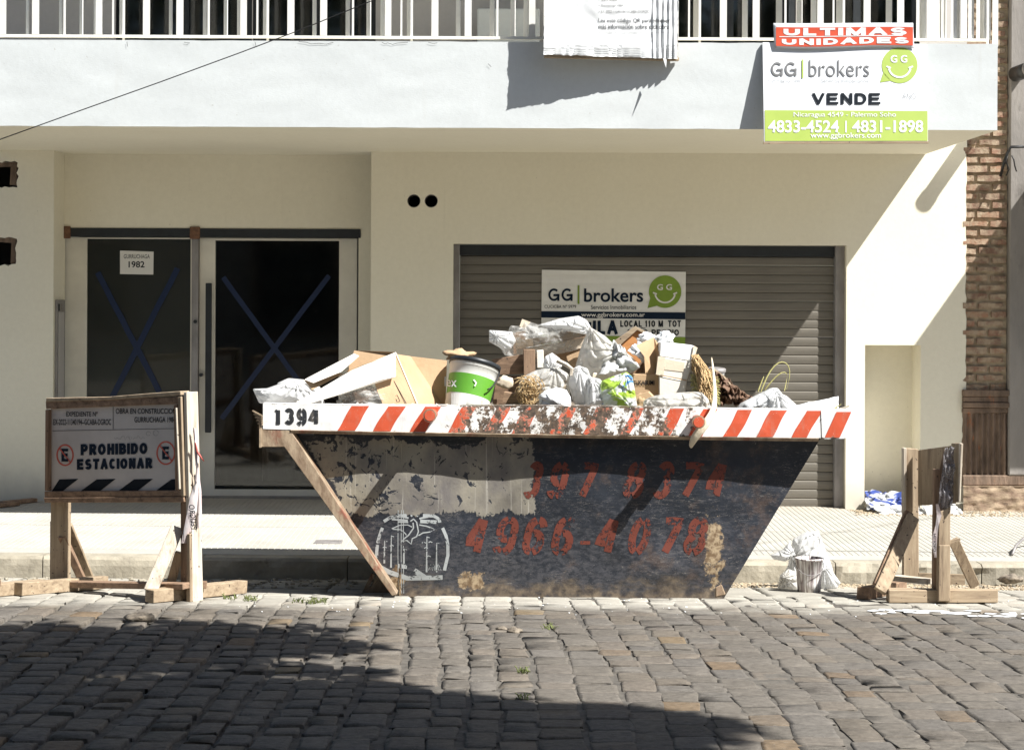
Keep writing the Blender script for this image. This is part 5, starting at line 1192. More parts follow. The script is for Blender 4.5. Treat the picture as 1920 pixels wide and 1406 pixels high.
pillow([(1204, 775), (1207, 750), (1225, 742), (1260, 737), (1298, 734), (1315, 735), (1328, 748), (1336, 775)], 11.26, .09, 78, 'clear_sack', M['bag_dirty'], 'long greyish clear sack lying along the rim in front of the cartons', 'sack', [(1325, 748), (1212, 748)], .014)
o = MB().tube(pts([(1045, 676, 11.4), (1062, 684, 11.38), (1072, 692, 11.38), (1070, 704, 11.38)]), .016, 6, .010).build('wood_offcut', M['whitewood_x']); tag(o, 'short curved pale wood offcut on the off-white bag', 'wood offcut')
# brown shredded netting
def bundle(name, mat, label, cat, n, fa, r=.0025, seed=0):
    m = MB(); rnd = random.Random(seed)
    for _ in range(n): m.tube(fa(rnd), r * rnd.uniform(.6, 1.4), 4, cap=False)
    o = m.build(name, mat, None, True); tag(o, label, cat); return o
def fnet(rnd):
    a = rnd.uniform(0, 6.28); c = P(992 + rnd.uniform(-10, 12), 730 + rnd.uniform(-10, 16), 11.32 + rnd.uniform(-.03, .03)); q = []
    for i in range(5): q.append(c + Vector((math.cos(a + i * .6) * .035 * rnd.uniform(.6, 1.3) * (i + 1) / 3, rnd.uniform(-.02, .02), math.sin(a + i * .6) * .04 * (i + 1) / 3)))
    return q
bundle('dry_roots', M['straw'], 'tangle of dry reddish brown roots beside the smooth white sack', 'roots', 130, fnet, .0022, 3)
# drawer
DW = thing('drawer_box', P(1190, 660, 11.9), 'orange wooden drawer upended at the back of the heap', 'drawer')
panel([(1150, 641, 11.85), (1191, 612, 11.85), (1196, 618, 11.85), (1160, 650, 11.85)], None, (0, .05, 0), 'frame_side', M['wood_x'], DW, .002)
panel([(1159, 650), (1195, 618), (1228, 632), (1220, 690), (1180, 684)], 11.87, (0, .01, 0), 'bottom_board', M['orange_wood'], DW)
panel([(1191, 612, 11.85), (1224, 628, 11.85), (1222, 634, 11.85), (1195, 619, 11.85)], None, (0, .05, 0), 'frame_side', M['wood_x'], DW, .002)
sheet([(1176, 660, 11.62), (1196, 640, 11.66), (1230, 668, 11.58), (1212, 682, 11.56)], 16, 12, .03, 12, 'torn_paper', M['foam'], 'torn white paper in front of the orange drawer', 'paper')
px_crumple(1196, 624, 1228, 646, 11.7, .04, 82, 'crumpled_paper', M['foam'], 'crumpled white paper wedged between drawer and brown flap', 'paper', sub=4, amp=.4, ridge=3)
px_crumple(1232, 622, 1262, 644, 11.7, .04, 83, 'crumpled_paper', M['foam'], 'crumpled white paper on the topmost carton', 'paper', sub=4, amp=.4, ridge=3)
# cartons
BF = thing('brown_carton', P(1215, 705, 11.55), 'brown carton with bent open flaps left of the pale cartons', 'carton')
panel([(1192, 648, 11.50), (1226, 632, 11.56), (1237, 664, 11.52), (1230, 700, 11.52), (1210, 700, 11.48), (1208, 668, 11.48)], None, (0, .008, 0), 'bent_flap', M['card'], BF)
panel([(1226, 633, 11.57), (1238, 650, 11.6), (1237, 666, 11.58), (1222, 655, 11.6)], None, (0, .008, 0), 'inner_flap', M['card'], BF)
panel([(1180, 690, 11.7), (1212, 674, 11.7), (1212, 705, 11.7), (1190, 705, 11.7)], None, (0, .02, 0), 'side', M['oldwood_x'], BF)
def carton(l, Y, dep, name, mat, label, tilt=(0, 0), flap=None):
    c = pts(l, Y); T = thing(name, (c[2] + c[3]) / 2, label, 'carton'); v = Vector((tilt[0], dep, tilt[1]))
    MB().slab(c, v).build('box', mat, T, bevel=.004); return T, v, c
T, v, c = carton([(1187, 701), (1236, 702), (1236, 770), (1184, 770)], 11.48, .25, 'printed_carton', M['card'], 'brown carton printed SUKABUMI behind the long clear sack')
ftx = plane(11.474); text('SUKABUMI', (1188, 713, 1227, 722), ftx, M['ink'], T, .025); text('ART 1234 MADE', (1200, 727, 1225, 730), ftx, M['greyink'], T) if False else None
T, v, c = carton([(1236, 704), (1288, 714), (1280, 770), (1236, 770)], 11.44, .25, 'pale_carton', M['card_white'], 'lowest pale carton beside the one printed SUKABUMI')
m = MB(); ribbon(m, [(1238, 703.5), (1288, 713.5)], 2, plane(11.435)); m.build('tape', M['card'], T)
T, v, c = carton([(1235, 668), (1299, 679), (1289, 713), (1231, 703)], 11.44, .24, 'pale_carton', M['card_white'], 'middle pale carton with taped edges in the stack')
panel([(1234, 668), (1248, 670.5), (1244, 705), (1230, 702)], 11.435, (0, .003, 0), 'paper_tape', M['card_pale'], T)
panel([(1247, 673), (1284, 680), (1281, 697), (1246, 693)], 11.437, (0, .002, 0), 'label_area', M['card_pale'], T)
T, v, c = carton([(1238, 641), (1301, 648), (1298, 677), (1237, 667)], 11.46, .22, 'pale_carton', M['foam'], 'topmost white carton of the stack')
panel([(1301, 648, 11.45), (1308, 652, 11.5), (1300, 678, 11.5), (1296, 676, 11.45)], None, (0, .005, 0), 'torn_flap', M['card_pale'], T)
for l, Y_, mt, nm, lb in (([(1062, 668), (1094, 655), (1092, 700), (1070, 694)], 11.75, 'card', 'cardboard_scrap', 'brown cardboard piece wedged under the wrapped boards'),
    ([(1112, 700), (1150, 708), (1146, 722), (1110, 716)], 11.5, 'card_pale', 'cardboard_scrap', 'pale cardboard strip lying behind the printed bag'),
    ([(1190, 742), (1215, 735), (1228, 748), (1205, 770), (1192, 768)], 11.36, 'card', 'cardboard_scrap', 'small brown cardboard scrap right of the printed bag'),
    ([(640, 742), (690, 728), (720, 744), (700, 768), (640, 768)], 11.55, 'brownpaper', 'cardboard_scrap', 'dark cardboard lying in the shade under the large carton'),
    ([(945, 735), (985, 742), (980, 770), (940, 770)], 11.5, 'oldwood_x', 'wood_scrap', 'dark wood scrap between bucket and dry roots'),
    ([(1392, 738), (1420, 750), (1410, 772), (1380, 772)], 11.5, 'brownpaper', 'cardboard_scrap', 'dark brown scrap behind the peaked bag')):
    o = panel(l, Y_, (.01, .012, .004), nm, M[mt]); tag(o, lb, 'scrap')
# straw
def fstraw(rnd):
    a = P(1300 + rnd.uniform(-4, 10), 668 + rnd.uniform(-4, 26), 11.45 + rnd.uniform(-.05, .1)); b = P(1325 + rnd.uniform(-14, 12), 735 + rnd.uniform(-20, 20), 11.34 + rnd.uniform(-.06, .1)); mid = (a + b) / 2 + Vector((rnd.uniform(-.02, .05), rnd.uniform(-.03, .03), rnd.uniform(-.02, .03)))
    return [a, (a + mid) / 2 + Vector((rnd.uniform(-.01, .01), 0, .005)), mid, (mid + b) / 2, b]
bundle('straw_bundle', M['straw'], 'sheaf of dry palm straw leaning against the pale cartons', 'straw', 260, fstraw, .0028, 5)
def fstraw2(rnd):
    a = P(1300 + rnd.uniform(-6, 12), 700 + rnd.uniform(0, 40), 11.4); b = P(1345 + rnd.uniform(-20, 6), 715 + rnd.uniform(-10, 50), 11.36 + rnd.uniform(-.05, .05)); return [a, (a + b) / 2 + Vector((0, 0, rnd.uniform(-.01, .02))), b]
bundle('straw_bundle', M['stem'], 'loose lower straw spread behind the hanging strip', 'straw', 120, fstraw2, .0025, 6)
cc = P(1343, 708, 11.75); TB = thing('small_tub', cc, 'small white tub with silver lid behind the straw', 'tub')
lathe, ring, _ = bucket(cc, (0.05, -.1, 1), .05, .05, .06, TB, None, n=20)
lathe([(.001, 0), (.045, 0), (.050, .035)], 'tub_body', M['white_plastic']); lathe([(.054, .036), (.056, .04), (.056, .056), (.05, .060), (.001, .055)], 'lid', M['steel'])
sheet([(1330, 700, 11.5), (1350, 704, 11.55), (1398, 742, 11.5), (1352, 765, 11.42)], 26, 20, .06, 15, 'kraft_paper', M['brownpaper'], 'crushed brown kraft paper right of the straw', 'paper', fold=4)
sheet([(1352, 722, 11.45), (1378, 728, 11.45), (1400, 742, 11.42), (1385, 768, 11.42)], 20, 16, .05, 17, 'kraft_paper', M['brownpaper'], 'dark folded paper sack right of the crushed kraft paper', 'paper', fold=4)
o = MB().tube(pts([(1333, 690, 11.6), (1356, 706, 11.55), (1372, 724, 11.5)]), .011, 6, .006).build('wood_stick', M['wood_x']); tag(o, 'brown stick poking out beside the small tub', 'stick')
# strip hanging over rim
m = MB(); cs = [(1334, 668, 11.30), (1338, 700, 11.20), (1341, 735, 11.12), (1340, 764, 11.00), (1330, 785, 10.94), (1314, 806, 10.93), (1300, 822, 10.95), (1294, 840, 10.98)]; ws = [3, 5, 8, 11, 15, 18, 16, 8]
vs_ = []
for i, (x_, y_, Y_) in enumerate(cs):
    dx = .8 if i > 3 else .98; vs_ += [P(x_ - ws[i] / 2 * dx, y_ - (ws[i] * .3 if i > 3 else 0), Y_), P(x_, y_, Y_ - .006), P(x_ + ws[i] / 2 * dx, y_ + (ws[i] * .3 if i > 3 else 0), Y_ + .002)]
m.add(vs_, [(3 * i + j, 3 * i + j + 1, 3 * i + j + 4, 3 * i + j + 3) for i in range(len(cs) - 1) for j in (0, 1)])
o = m.build('hanging_strip', M['strip'], None, True, solid=.004, sub=1); tag(o, 'long cream fibre strip hanging over the rim beside the right pin', 'strip')
# white bags at the right
pillow([(1370, 780), (1388, 756), (1415, 742), (1446, 727), (1458, 727), (1470, 742), (1490, 780)], 11.34, .11, 91, 'plastic_bag', M['bag_faint'], 'peaked white bag with faint blue print near the right end', 'bag', [(1452, 728)], .016)
pillow([(1430, 780), (1440, 748), (1458, 735), (1475, 742), (1500, 765), (1515, 780)], 11.26, .09, 92, 'plastic_bag', M['bag'], 'sloping white bag between the peaked bag and the foam sheet', 'bag', [(1456, 738)], .014)
sheet([(1480, 764, 11.2), (1572, 744, 11.18), (1572, 770, 11.12), (1484, 776, 11.12)], 24, 8, .018, 21, 'foam_sheet', M['foam'], 'thin white foam sheet curling up at the right end of the skip', 'foam sheet', fold=1.2)
o = MB().tube(pts([(1566, 770, 11.1), (1578, 766, 11.1), (1592, 761, 11.08)]), .007, 6, .004).build('wood_stick', M['whitewood_x']); tag(o, 'thin white stick lying on the right corner of the rim', 'stick')
o = MB().tube(pts([(1560, 770, 11.12), (1570, 762, 11.12), (1577, 758, 11.1)]), .006, 5, .002).build('wood_stick', M['stem']); tag(o, 'yellowish twig beside the foam sheet', 'twig')
for l, lb in (([(1424, 742, 11.4), (1437, 706, 11.42), (1452, 684, 11.43), (1467, 676, 11.44), (1480, 684, 11.45), (1482, 706, 11.45), (1473, 736, 11.42)], 'tallest arching dry stem above the white bags'), ([(1432, 735, 11.44), (1440, 722, 11.44), (1455, 706, 11.44), (1466, 697, 11.44), (1478, 698, 11.45), (1474, 718, 11.45), (1470, 736, 11.4)], 'shorter bent green-yellow stem inside the arch'), ([(1420, 738, 11.4), (1426, 720, 11.42), (1433, 704, 11.43)], 'short straight dry stem left of the arching stems')):
    o = MB().tube(pts(l), .0055, 6, .0035).build('dry_reed', M['stem'], smooth=True, sub=1); tag(o, lb, 'stem', 'dry stems above the white bags')
m = MB()
for k in range(5): m.beam(P(474 + k * 2.5, 770 + k * 6, 11.06), P(492, 780 + k * 4, 11.03), .008, .01)
o = m.build('splinters', M['wood_x']); tag(o, 'wood splinters poking out at the left corner of the rim', 'splinters', kind='stuff')
# chips along the rim edge
m = MB()
for _ in range(60):
    x_ = U(640, 1500); c = P(x_, 757.5 + (x_ - 493) * .0104 - U(0, 2), 11.08 + U(-.02, .04)); s_ = U(.003, .009); m.box(c - Vector((s_, s_, s_ * .6)), c + Vector((s_ * U(.8, 2), s_, s_ * .6)), Matrix.Rotation(U(0, 3), 3, 'Y'))
o = m.build('rim_debris', M['card_white']); tag(o, 'small pale chips and crumbs lying along the rim', 'debris', kind='stuff')

# ================================================================= BARRIERS
NB_ = Vector((.64, .77, 0))                    # the way the board's back faces
def yb(px): return 1 / (1 / 11.46 + (1 / 10.80 - 1 / 11.46) * (px - 85) / 260)
def barrier_a(dx=0, label=''):
    """wooden no-parking barrier turned away from the sun, board in a timber frame on two posts with long feet"""
    o = G(230, 1120); o = Vector((o.x + dx, o.y, o.z)); T = thing('wooden_barrier', o, label, 'barrier', 'wooden barriers with no-parking boards on the left'); D = Vector((dx, 0, 0))
    def Q(px, py, off=0): return P(px, py, yb(px)) + NB_ * off + D
    def pan(l, off, dep, name, mat, bevel=.003): return MB().slab([Q(q[0], q[1], off) for q in l], NB_ * dep).build(name, mat, T, bevel=bevel)
    pan([(87, 930), (112, 930), (111, 1121), (86, 1120)], .03, .055, 'post', M['wood_z'])
    pan([(80.5, 978), (88, 978), (87, 1094), (80, 1094)], .05, .03, 'batten', M['oldwood_z'])
    pan([(333, 935), (353, 935), (354, 1100), (333, 1100)], .02, .03, 'post', M['oldwood_z'])
    pan([(344, 735), (350, 735), (360, 1129), (352, 1129)], .0, .085, 'post', M['whitewood_z'])
    pan([(355, 1000), (361, 1000), (362, 1128), (354, 1128)], -.02, .02, 'inner_batten', M['wood_z'])
    pan([(85, 752), (336, 744), (336, 757), (86, 767)], .0, .04, 'top_rail', M['oldwood_x'])
    pan([(88, 746), (200, 744), (270, 738), (340, 733), (341, 741), (200, 750), (88, 753)], -.008, .07, 'top_cap', M['wood_x'])
    pan([(84, 921), (343, 919), (343, 930), (84, 932)], -.004, .045, 'bottom_rail', M['oldwood_x'])
    pan([(84, 932.5), (346, 930.5), (348, 941), (86, 942)], -.01, .07, 'bottom_rail', M['oldwood_x'])
    pan([(85, 768), (91, 768), (91, 920), (84, 920)], -.002, .04, 'side_rail', M['oldwood_z'])
    pan([(326, 760), (333, 758), (338, 919), (329, 919)], -.004, .03, 'side_rail', M['oldwood_z'])
    pan([(336, 745), (342, 743), (348, 930), (341, 930)], -.012, .05, 'side_rail', M['wood_z'])
    pan([(333, 765), (335.5, 764), (342, 917), (339, 917)], -.02, .014, 'side_bead', M['whitewood_z'])
    pan([(90, 764), (330, 757), (331, 922), (90, 922)], .022, .008, 'sign_board', M['grey_board'], 0)
    def beam(a, b, w_, d_, name, mat, up=(0, 1, 0)): return MB().beam(Vector(a) + D, Vector(b) + D, w_, d_, Vector(up), .002).build(name, mat, T, bevel=.003)
    zf = lambda p, h: Vector((p.x, p.y, zr(p.x, p.y) + h))
    a = P(280, 1110, 10.66); beam(zf(a, .04), zf(a + NB_ * .70, .045), .075, .072, 'foot', M['wood_x'], (0, 0, 1))
    a = P(34, 1110, 10.98); beam(zf(a, .04), zf(a + NB_ * .62, .045), .075, .072, 'foot', M['wood_x'], (0, 0, 1))
    beam(P(66, 1093, yb(66) - .09), P(350, 1098, yb(350) - .06), .035, .06, 'stringer', M['oldwood_x'])
    beam(P(356, 1095, yb(360) + .1), P(388, 1096, yb(380) + .16), .035, .05, 'stringer', M['oldwood_x'])
    a = zf(P(282, 1110, 10.72), .06); beam(P(333, 988, yb(333) + .03), a, .075, .03, 'brace', M['whitewood_z'])
    a = zf(P(320, 1100, 10.9), .08); beam(P(337, 1035, yb(337) + .05), a, .05, .03, 'brace', M['wood_z'])
    a = zf(P(160, 1110, yb(115) + .22), .01); beam(P(116, 1004, yb(116) + .05), a, .045, .04, 'brace', M['oldwood_z'])
    a = zf(P(164, 1110, yb(115) + .36), .04); beam(P(122, 985, yb(118) + .10), a, .08, .03, 'brace', M['wood_z'])
    f1 = lambda px, py: Q(px, py, .0195)
    f2 = lambda px, py: Q(px, py, .021)
    text('EXPEDIENTE Nº', (119, 772, 178, 781), f1, M['ink'], T, .01); text('EX-2022-11340194--GCABA-DGROC', (95, 786, 203, 797), f1, M['ink'], T, .005)
    text('OBRA EN CONSTRUCCION', (212, 766, 325, 776), f1, M['ink'], T, .008); text('GURRUCHAGA 1984', (247, 782, 324, 792), f1, M['ink'], T, .008)
    stext('PROHIBIDO', (146, 833, 271, 854), f1, M['navy'], T, 5.6, slope=-.022); stext('ESTACIONAR', (139, 861, 280, 881), f1, M['navy'], T, 5.3, slope=-.018)
    m = MB(); ribbon(m, [(93, 808), (329, 803.5)], .8, f1); m.build('ruled_line', M['ink'], T)
    m = MB(); ribbon(m, [(207, 762), (207, 805)], .8, f1); m.build('ruled_line', M['ink'], T)
    m = MB()
    rnd = random.Random(3); q = [(209 + i * 3.0, 823 + rnd.uniform(-5, 5) - i * .2) for i in range(20)]; ribbon(m, q, .5, f1); ribbon(m, arc(273, 813, 4, 4, 0, 330), .5, f1); ribbon(m, arc(287, 812, 5, 5, 0, 330), .5, f1)
    m.build('scribble', M['greyink'], T)
    for cx_, cy_, r_ in ((116.5, 853.5, 15), (305.5, 849.5, 16.5)):
        stext('E', (cx_ - 6.5, cy_ - 12, cx_ + 6.5, cy_ + 12), f1, M['navy'], T, 5)
        m = MB(); ribbon(m, arc(cx_, cy_, r_, r_ * 1.28, 0, 350, 28), 3.0, f2, closed=True); ribbon(m, [(cx_ - r_ * .7, cy_ - r_ * .9), (cx_ + r_ * .7, cy_ + r_ * .9)], 2.2, lambda px, py: Q(px, py, .0185)); m.build('prohibition_ring', M['red_ring'], T)
    m = MB()
    for k in range(5):
        x_ = 60 + k * 70; l = []
        for q in ((x_ + 34 + 12, 899), (x_ + 74 + 8, 898), (x_ + 44 + 8, 921), (x_ + 4 + 12, 921)): l.append((max(92, min(329, q[0])), q[1]))
        if l[1][0] - l[0][0] > 3 or l[2][0] - l[3][0] > 3: m.add([f1(*z_) for z_ in l], [(0, 1, 2, 3)])
    m.build('hazard_stripes', M['ink'], T)
    return T
barrier_a(0, 'wooden barrier with a framed PROHIBIDO ESTACIONAR board standing left of the skip')
barrier_a(-1.168, 'wooden barrier almost wholly cut off by the left edge of the photo')
# caution tape on the right post
HT = thing('hanging_tape', P(365, 1020, 10.8), 'crumpled white and red PELIGRO warning tape hanging from the barrier post', 'warning tape')
def htape(cs, ws, name, mat, Y=10.78):
    m = MB(); vs_ = []
    for i, ((x_, y_), w_) in enumerate(zip(cs, ws)): vs_ += [P(x_ - w_ / 2, y_, Y + .01 * math.sin(i * 2)), P(x_, y_, Y - .012 + .01 * math.sin(i * 2.4)), P(x_ + w_ / 2, y_, Y + .01 * math.sin(i * 1.7))]
    m.add(vs_, [(3 * i + j, 3 * i + j + 1, 3 * i + j + 4, 3 * i + j + 3) for i in range(len(cs) - 1) for j in (0, 1)]); return m.build(name, mat, HT, True)
htape([(364, 802), (366, 825), (368, 850), (370, 880), (369, 905), (364, 930), (360, 960), (353, 990), (345, 1018)], [4, 5, 7, 5, 8, 15, 18, 16, 11], 'tape', M['tape_w'])
htape([(366, 830), (369, 845), (375, 855), (383, 865)], [3, 5, 5, 2], 'tape', M['tape_r'], 10.76); htape([(371, 880), (374, 920), (374, 960), (372, 990)], [3, 7, 9, 6], 'tape', M['tape_w'], 10.80)
fv = lambda px, py: P(365 - (py - 960) * 1.0 - (px) * .12, 992 - px, 10.762)
text('PELIGRO', (0, 955, 46, 966), fv, M['ink'], HT, .02)
# right barrier seen nearly edge on
o = G(1742, 1120); TR = thing('wooden_barrier', o, 'bare wooden barrier seen almost edge on, right of the skip', 'barrier')
def pr_(l, dep, name, mat, Y=None, dxv=0): return MB().slab([P(q[0], q[1], q[2] if len(q) > 2 else Y) for q in l], (dxv, dep, 0)).build(name, mat, TR, bevel=.003)
pr_([(1695, 840), (1722, 842), (1723, 1086), (1694, 1084)], .05, 'post', M['wood_z'], 11.45)
pr_([(1694, 840), (1700, 840), (1699, 965), (1694, 965)], .06, 'batten', M['whitewood_z'], 11.42)
pr_([(1722, 844, 11.42), (1795, 834, 11.02), (1793, 944, 11.02), (1722, 948, 11.42)], .012, 'sign_board', M['wood_z'])
pr_([(1788, 832, 11.03), (1803, 831, 10.93), (1798, 942, 10.93), (1787, 942, 11.03)], .06, 'side_rail', M['wood_z'])
pr_([(1801, 832, 10.925), (1806, 831, 10.925), (1801, 941, 10.925), (1798, 941, 10.925)], .05, 'side_bead', M['whitewood_z'])
pr_([(1770, 845, 11.1), (1789, 838, 11.04), (1786, 905, 11.04), (1782, 965, 11.04), (1762, 965, 11.1), (1762, 880, 11.1)], .02, 'wrapped_board', M['oldwood_z'])
pr_([(1752, 880), (1763, 880), (1762, 1127), (1750, 1127)], .05, 'post', M['oldwood_z'], 11.03)
pr_([(1761, 960), (1782, 950), (1782, 1128), (1758, 1128)], .05, 'post', M['wood_z'], 10.98)
pr_([(1761, 1022), (1781.5, 1022), (1781.5, 1127), (1759.5, 1127)], .02, 'splice_plate', M['wood_z'], 10.955)
m = MB().beam(P(1712, 968, 11.30), P(1650, 1108, 11.02), .075, .03, Vector((0, 1, 0)), .002); m.build('brace', M['wood_z'], TR, bevel=.003)
m = MB().beam(P(1704, 960, 11.34), P(1644, 1098, 11.06), .05, .03, Vector((0, 1, 0)), .002); m.build('brace', M['oldwood_z'], TR, bevel=.003)
m = MB().beam(P(1787, 1012, 11.1), P(1828, 1098, 11.25), .058, .03, Vector((0, 1, 0)), .002); m.build('brace', M['wood_z'], TR, bevel=.003)
def ft(a, b, w_, d_, mat, hz, name='foot'):
    a = Vector((a.x, a.y, zr(a.x, a.y) + hz)); b = Vector((b.x, b.y, zr(b.x, b.y) + hz)); MB().beam(a, b, w_, d_, Vector((0, 0, 1)), .003).build(name, mat, TR, bevel=.004)
ft(P(1664, 1100, 11.02), P(1868, 1100, 11.05), .07, .075, M['wood_x'], .04)
ft(P(1617, 1100, 11.2), P(1690, 1100, 11.75), .07, .07, M['oldwood_x'], .038)
m = MB().beam(P(1676, 1083, 11.3), P(1744, 1090, 11.1), .07, .03, Vector((0, 0, 1)), .002); m.build('plank', M['whitewood_x'], TR)
m = MB().beam(P(1722, 1083, 11.4), P(1810, 1086, 11.35), .03, .06, Vector((0, 0, 1)), .002); m.build('plank', M['wood_x'], TR)
m = MB().beam(P(1781, 1016, 11.0), P(1800, 1011, 11.0), .014, .014); m.build('peg', M['wood_x'], TR)
sheet([(1772, 842, 10.99), (1790, 840, 10.98), (1787, 950, 10.97), (1757, 955, 10.99)], 16, 30, .03, 31, 'torn_wrap', plastic('grey_torn_film', (0.35, 0.33, 0.34), .7, .2), 'torn grey film and tape wrapped round the right barrier post', 'film', fold=4)
VT = thing('warning_tape', P(1754, 1040, 10.95), 'narrow twisted warning tape hanging down the right barrier post', 'warning tape')
m = MB(); cs = [(1757, 945), (1761, 965), (1757, 985), (1753, 1005), (1752, 1025), (1754, 1045)]; ws = [5, 9, 6, 9, 8, 4]; vs_ = []
for (x_, y_), w_ in zip(cs, ws): vs_ += [P(x_ - w_ / 2, y_, 10.975), P(x_ + w_ / 2, y_, 10.965)]
m.add(vs_, [(2 * i, 2 * i + 1, 2 * i + 3, 2 * i + 2) for i in range(5)]); m.build('tape', M['tape_w'], VT)
fv = lambda px, py: P(1752 + py, 1000 + px, 10.958); text('PELIGRO', (0, -2, 34, 3.2), fv, M['ink'], VT, .02)

# ================================================================= SMALL THINGS
# bucket with bag by the kerb
bb = G(1517, 1109); BK2 = thing('paint_bucket', bb, 'paint-streaked white bucket standing in the gutter by the kerb', 'bucket')
lathe, ring, _ = bucket(bb, (0, 0, 1), .07, .085, .2, BK2, None)
def drips():
    m, t, b = nodes('paint_drips'); f = nz(t, coords(t, (55, 55, 2.5)), 1.0, 5, .6)
    col = ramp(t, f, [(.40, (.80, .79, .77)), (.5, (.55, .50, .47)), (.56, (.14, .09, .10)), (.66, (.70, .66, .63))]); L(t, col, b.inputs['Base Color']); b.inputs['Roughness'].default_value = .4; return m
lathe([(.001, .002), (.070, .002), (.074, .06), (.083, .195), (.088, .197), (.088, .208), (.081, .208), (.075, .1), (.001, .09)], 'bucket_body', drips())
m = MB().tube([bb + Vector((.088 * math.cos(math.pi + i * .314), .088 * math.sin(math.pi + i * .314) - .006, .18 - .07 * math.sin(i * .314))) for i in range(11)], .0025, 5); m.build('handle', M['steel'], BK2, True)
pillow([(1480, 1040), (1487, 1010), (1510, 997), (1535, 995), (1544, 1020), (1558, 1055), (1566, 1085), (1556, 1104), (1470, 1104), (1464, 1085), (1478, 1060)], 12.2, .13, 101, 'plastic_bag', M['bag'], 'bulging white plastic sack standing behind the streaked bucket', 'bag', [(1530, 998), (1485, 1042)], .016)
pillow([(1444, 1040), (1468, 1030), (1480, 1016), (1492, 1040), (1472, 1052), (1450, 1048)], 12.1, .05, 102, 'plastic_flap', M['bag'], 'loose flap of white plastic left of the sack by the kerb', 'plastic sheet', [(1486, 1038)])
pillow([(1462, 1078), (1478, 1066), (1494, 1072), (1496, 1105), (1458, 1104)], 12.0, .06, 103, 'dirty_wrapper', M['bag_dirty'], 'torn dirty wrapper lying left of the streaked bucket', 'wrapper', [(1468, 1080)])
pillow([(1538, 1062), (1552, 1058), (1564, 1075), (1576, 1092), (1568, 1105), (1538, 1105)], 12.05, .06, 104, 'plastic_bag', M['bag'], 'low skirt of white plastic right of the streaked bucket', 'bag', [(1545, 1062)])
# bag in the niche
sheet([(1622, 925, 15.75), (1700, 925, 15.9), (1712, 957, 15.5), (1624, 957, 15.45)], 34, 20, .09, 41, 'plastic_bag', M['bag_blue'], 'white and blue printed plastic bag lying in the wall niche', 'bag', fold=3)
px_crumple(1640, 925, 1716, 962, 15.72, .14, 106, 'plastic_bag', M['bag_blue'], 'second blue and white bag crumpled at the back of the niche', 'bag', sub=5, amp=.25, ridge=3)
sheet([(1625, 945, 15.5), (1720, 950, 15.45), (1760, 966, 15.3), (1650, 965, 15.3)], 30, 14, .04, 43, 'paper_sack', M['bag'], 'flattened white paper sack at the foot of the niche', 'sack')
sheet([(1728, 948, 15.4), (1790, 945, 15.5), (1812, 972, 15.3), (1740, 975, 15.25)], 24, 14, .04, 44, 'plastic_sheet', M['bag'], 'flat white plastic sheet on the pavement before the brick pier', 'plastic sheet')
# planks by the left wall
for (a, b, w_, lb) in (((2, 948), (60, 944), .07, 'short dark plank lying by the left wall, the upper one'), ((-20, 954), (28, 951), .05, 'short dark plank lying by the left wall, the lower one')):
    p, q = G(*a, zp), G(*b, zp); o = MB().beam(p + Vector((0, 0, .02)), q + Vector((0, .1, .02)), w_, .03, Vector((0, 0, 1))).build('plank', M['oldwood_x'], bevel=.003); tag(o, lb, 'plank')
# debris, sand, grass, loose stones
def litter(name, mat, label, cat, n, gen, smin, smax, parent=None):
    m = MB()
    for _ in range(n):
        c = gen(); s_ = U(smin, smax); m.box(c - Vector((s_, s_ * .8, 0)), c + Vector((s_, s_ * .8, s_ * U(.6, 1.2))), Matrix.Rotation(U(0, 3), 3, 'Z'), s_ * .3)
    o = m.build(name, mat); tag(o, label, cat, kind='stuff'); return o
def gp(x0, x1, Y0, Y1, fn):
    def g():
        X, Y = U(x0, x1), U(Y0, Y1); return Vector((X, Y, fn(X, Y) - .002))
    return g
litter('plaster_crumbs', M['mortar'], 'sandy plaster crumbs along the foot of the right wall', 'crumbs', 900, gp(WX(1590), WX(1960), 15.2, 15.6, zp), .002, .010)
litter('gutter_grit', M['mortar'], 'sand and grit lying in the gutter below the kerb', 'grit', 2600, gp(1.2, 4.6, 12.1, 12.6, zr), .002, .009)
litter('gutter_grit', M['kerb'], 'grit scattered in the gutter left of the skip', 'grit', 500, gp(-4, -.6, 11.6, 12.58, zr), .003, .014)
litter('road_grit', M['foam'], 'tiny white crumbs scattered on the cobbles before the skip', 'grit', 130, gp(-1.5, 3.5, 10.3, 11.2, zr), .0015, .0045)
def fg(rnd):
    c = rnd.choice([(430, 1122), (470, 1124), (560, 1128), (585, 1130), (600, 1130), (600, 1127), (980, 1260), (978, 1310), (1030, 1178)]); b = G(c[0] + rnd.uniform(-12, 12), c[1] + rnd.uniform(-2, 3)); t = b + Vector((rnd.uniform(-.02, .02), rnd.uniform(-.02, .02), rnd.uniform(.006, .028))); return [b, (b + t) / 2 + Vector((0, 0, .006)), t]
o = bundle('grass', M['grass'], 'small tufts of grass growing in the cobble joints', 'grass', 200, fg, .0022, 9); o['kind'] = 'stuff'
for k, (px_, py_, s_) in enumerate(((262, 1163, .05), (965, 1184, .025), (942, 1180, .02), (1890, 1090, .05))):
    c = G(px_, py_) if k < 3 else P(1895, 1088, 12.52); crumple(c + Vector((0, 0, s_ * .2)), (s_ * 1.6, s_, s_ * .6), 120 + k, 'stone_and_hole_lump', M['rubble'], ['dark flat lump of asphalt on the cobbles left of centre', 'small dark stone stuck between cobbles before the skip, right one', 'small dark stone stuck between cobbles before the skip, left one', 'dark lump standing for the shaded hole in the kerb near the right edge'][k], 'stone', sub=3, amp=.3)  # last one is an added lump, dark like the shaded hole in the kerb
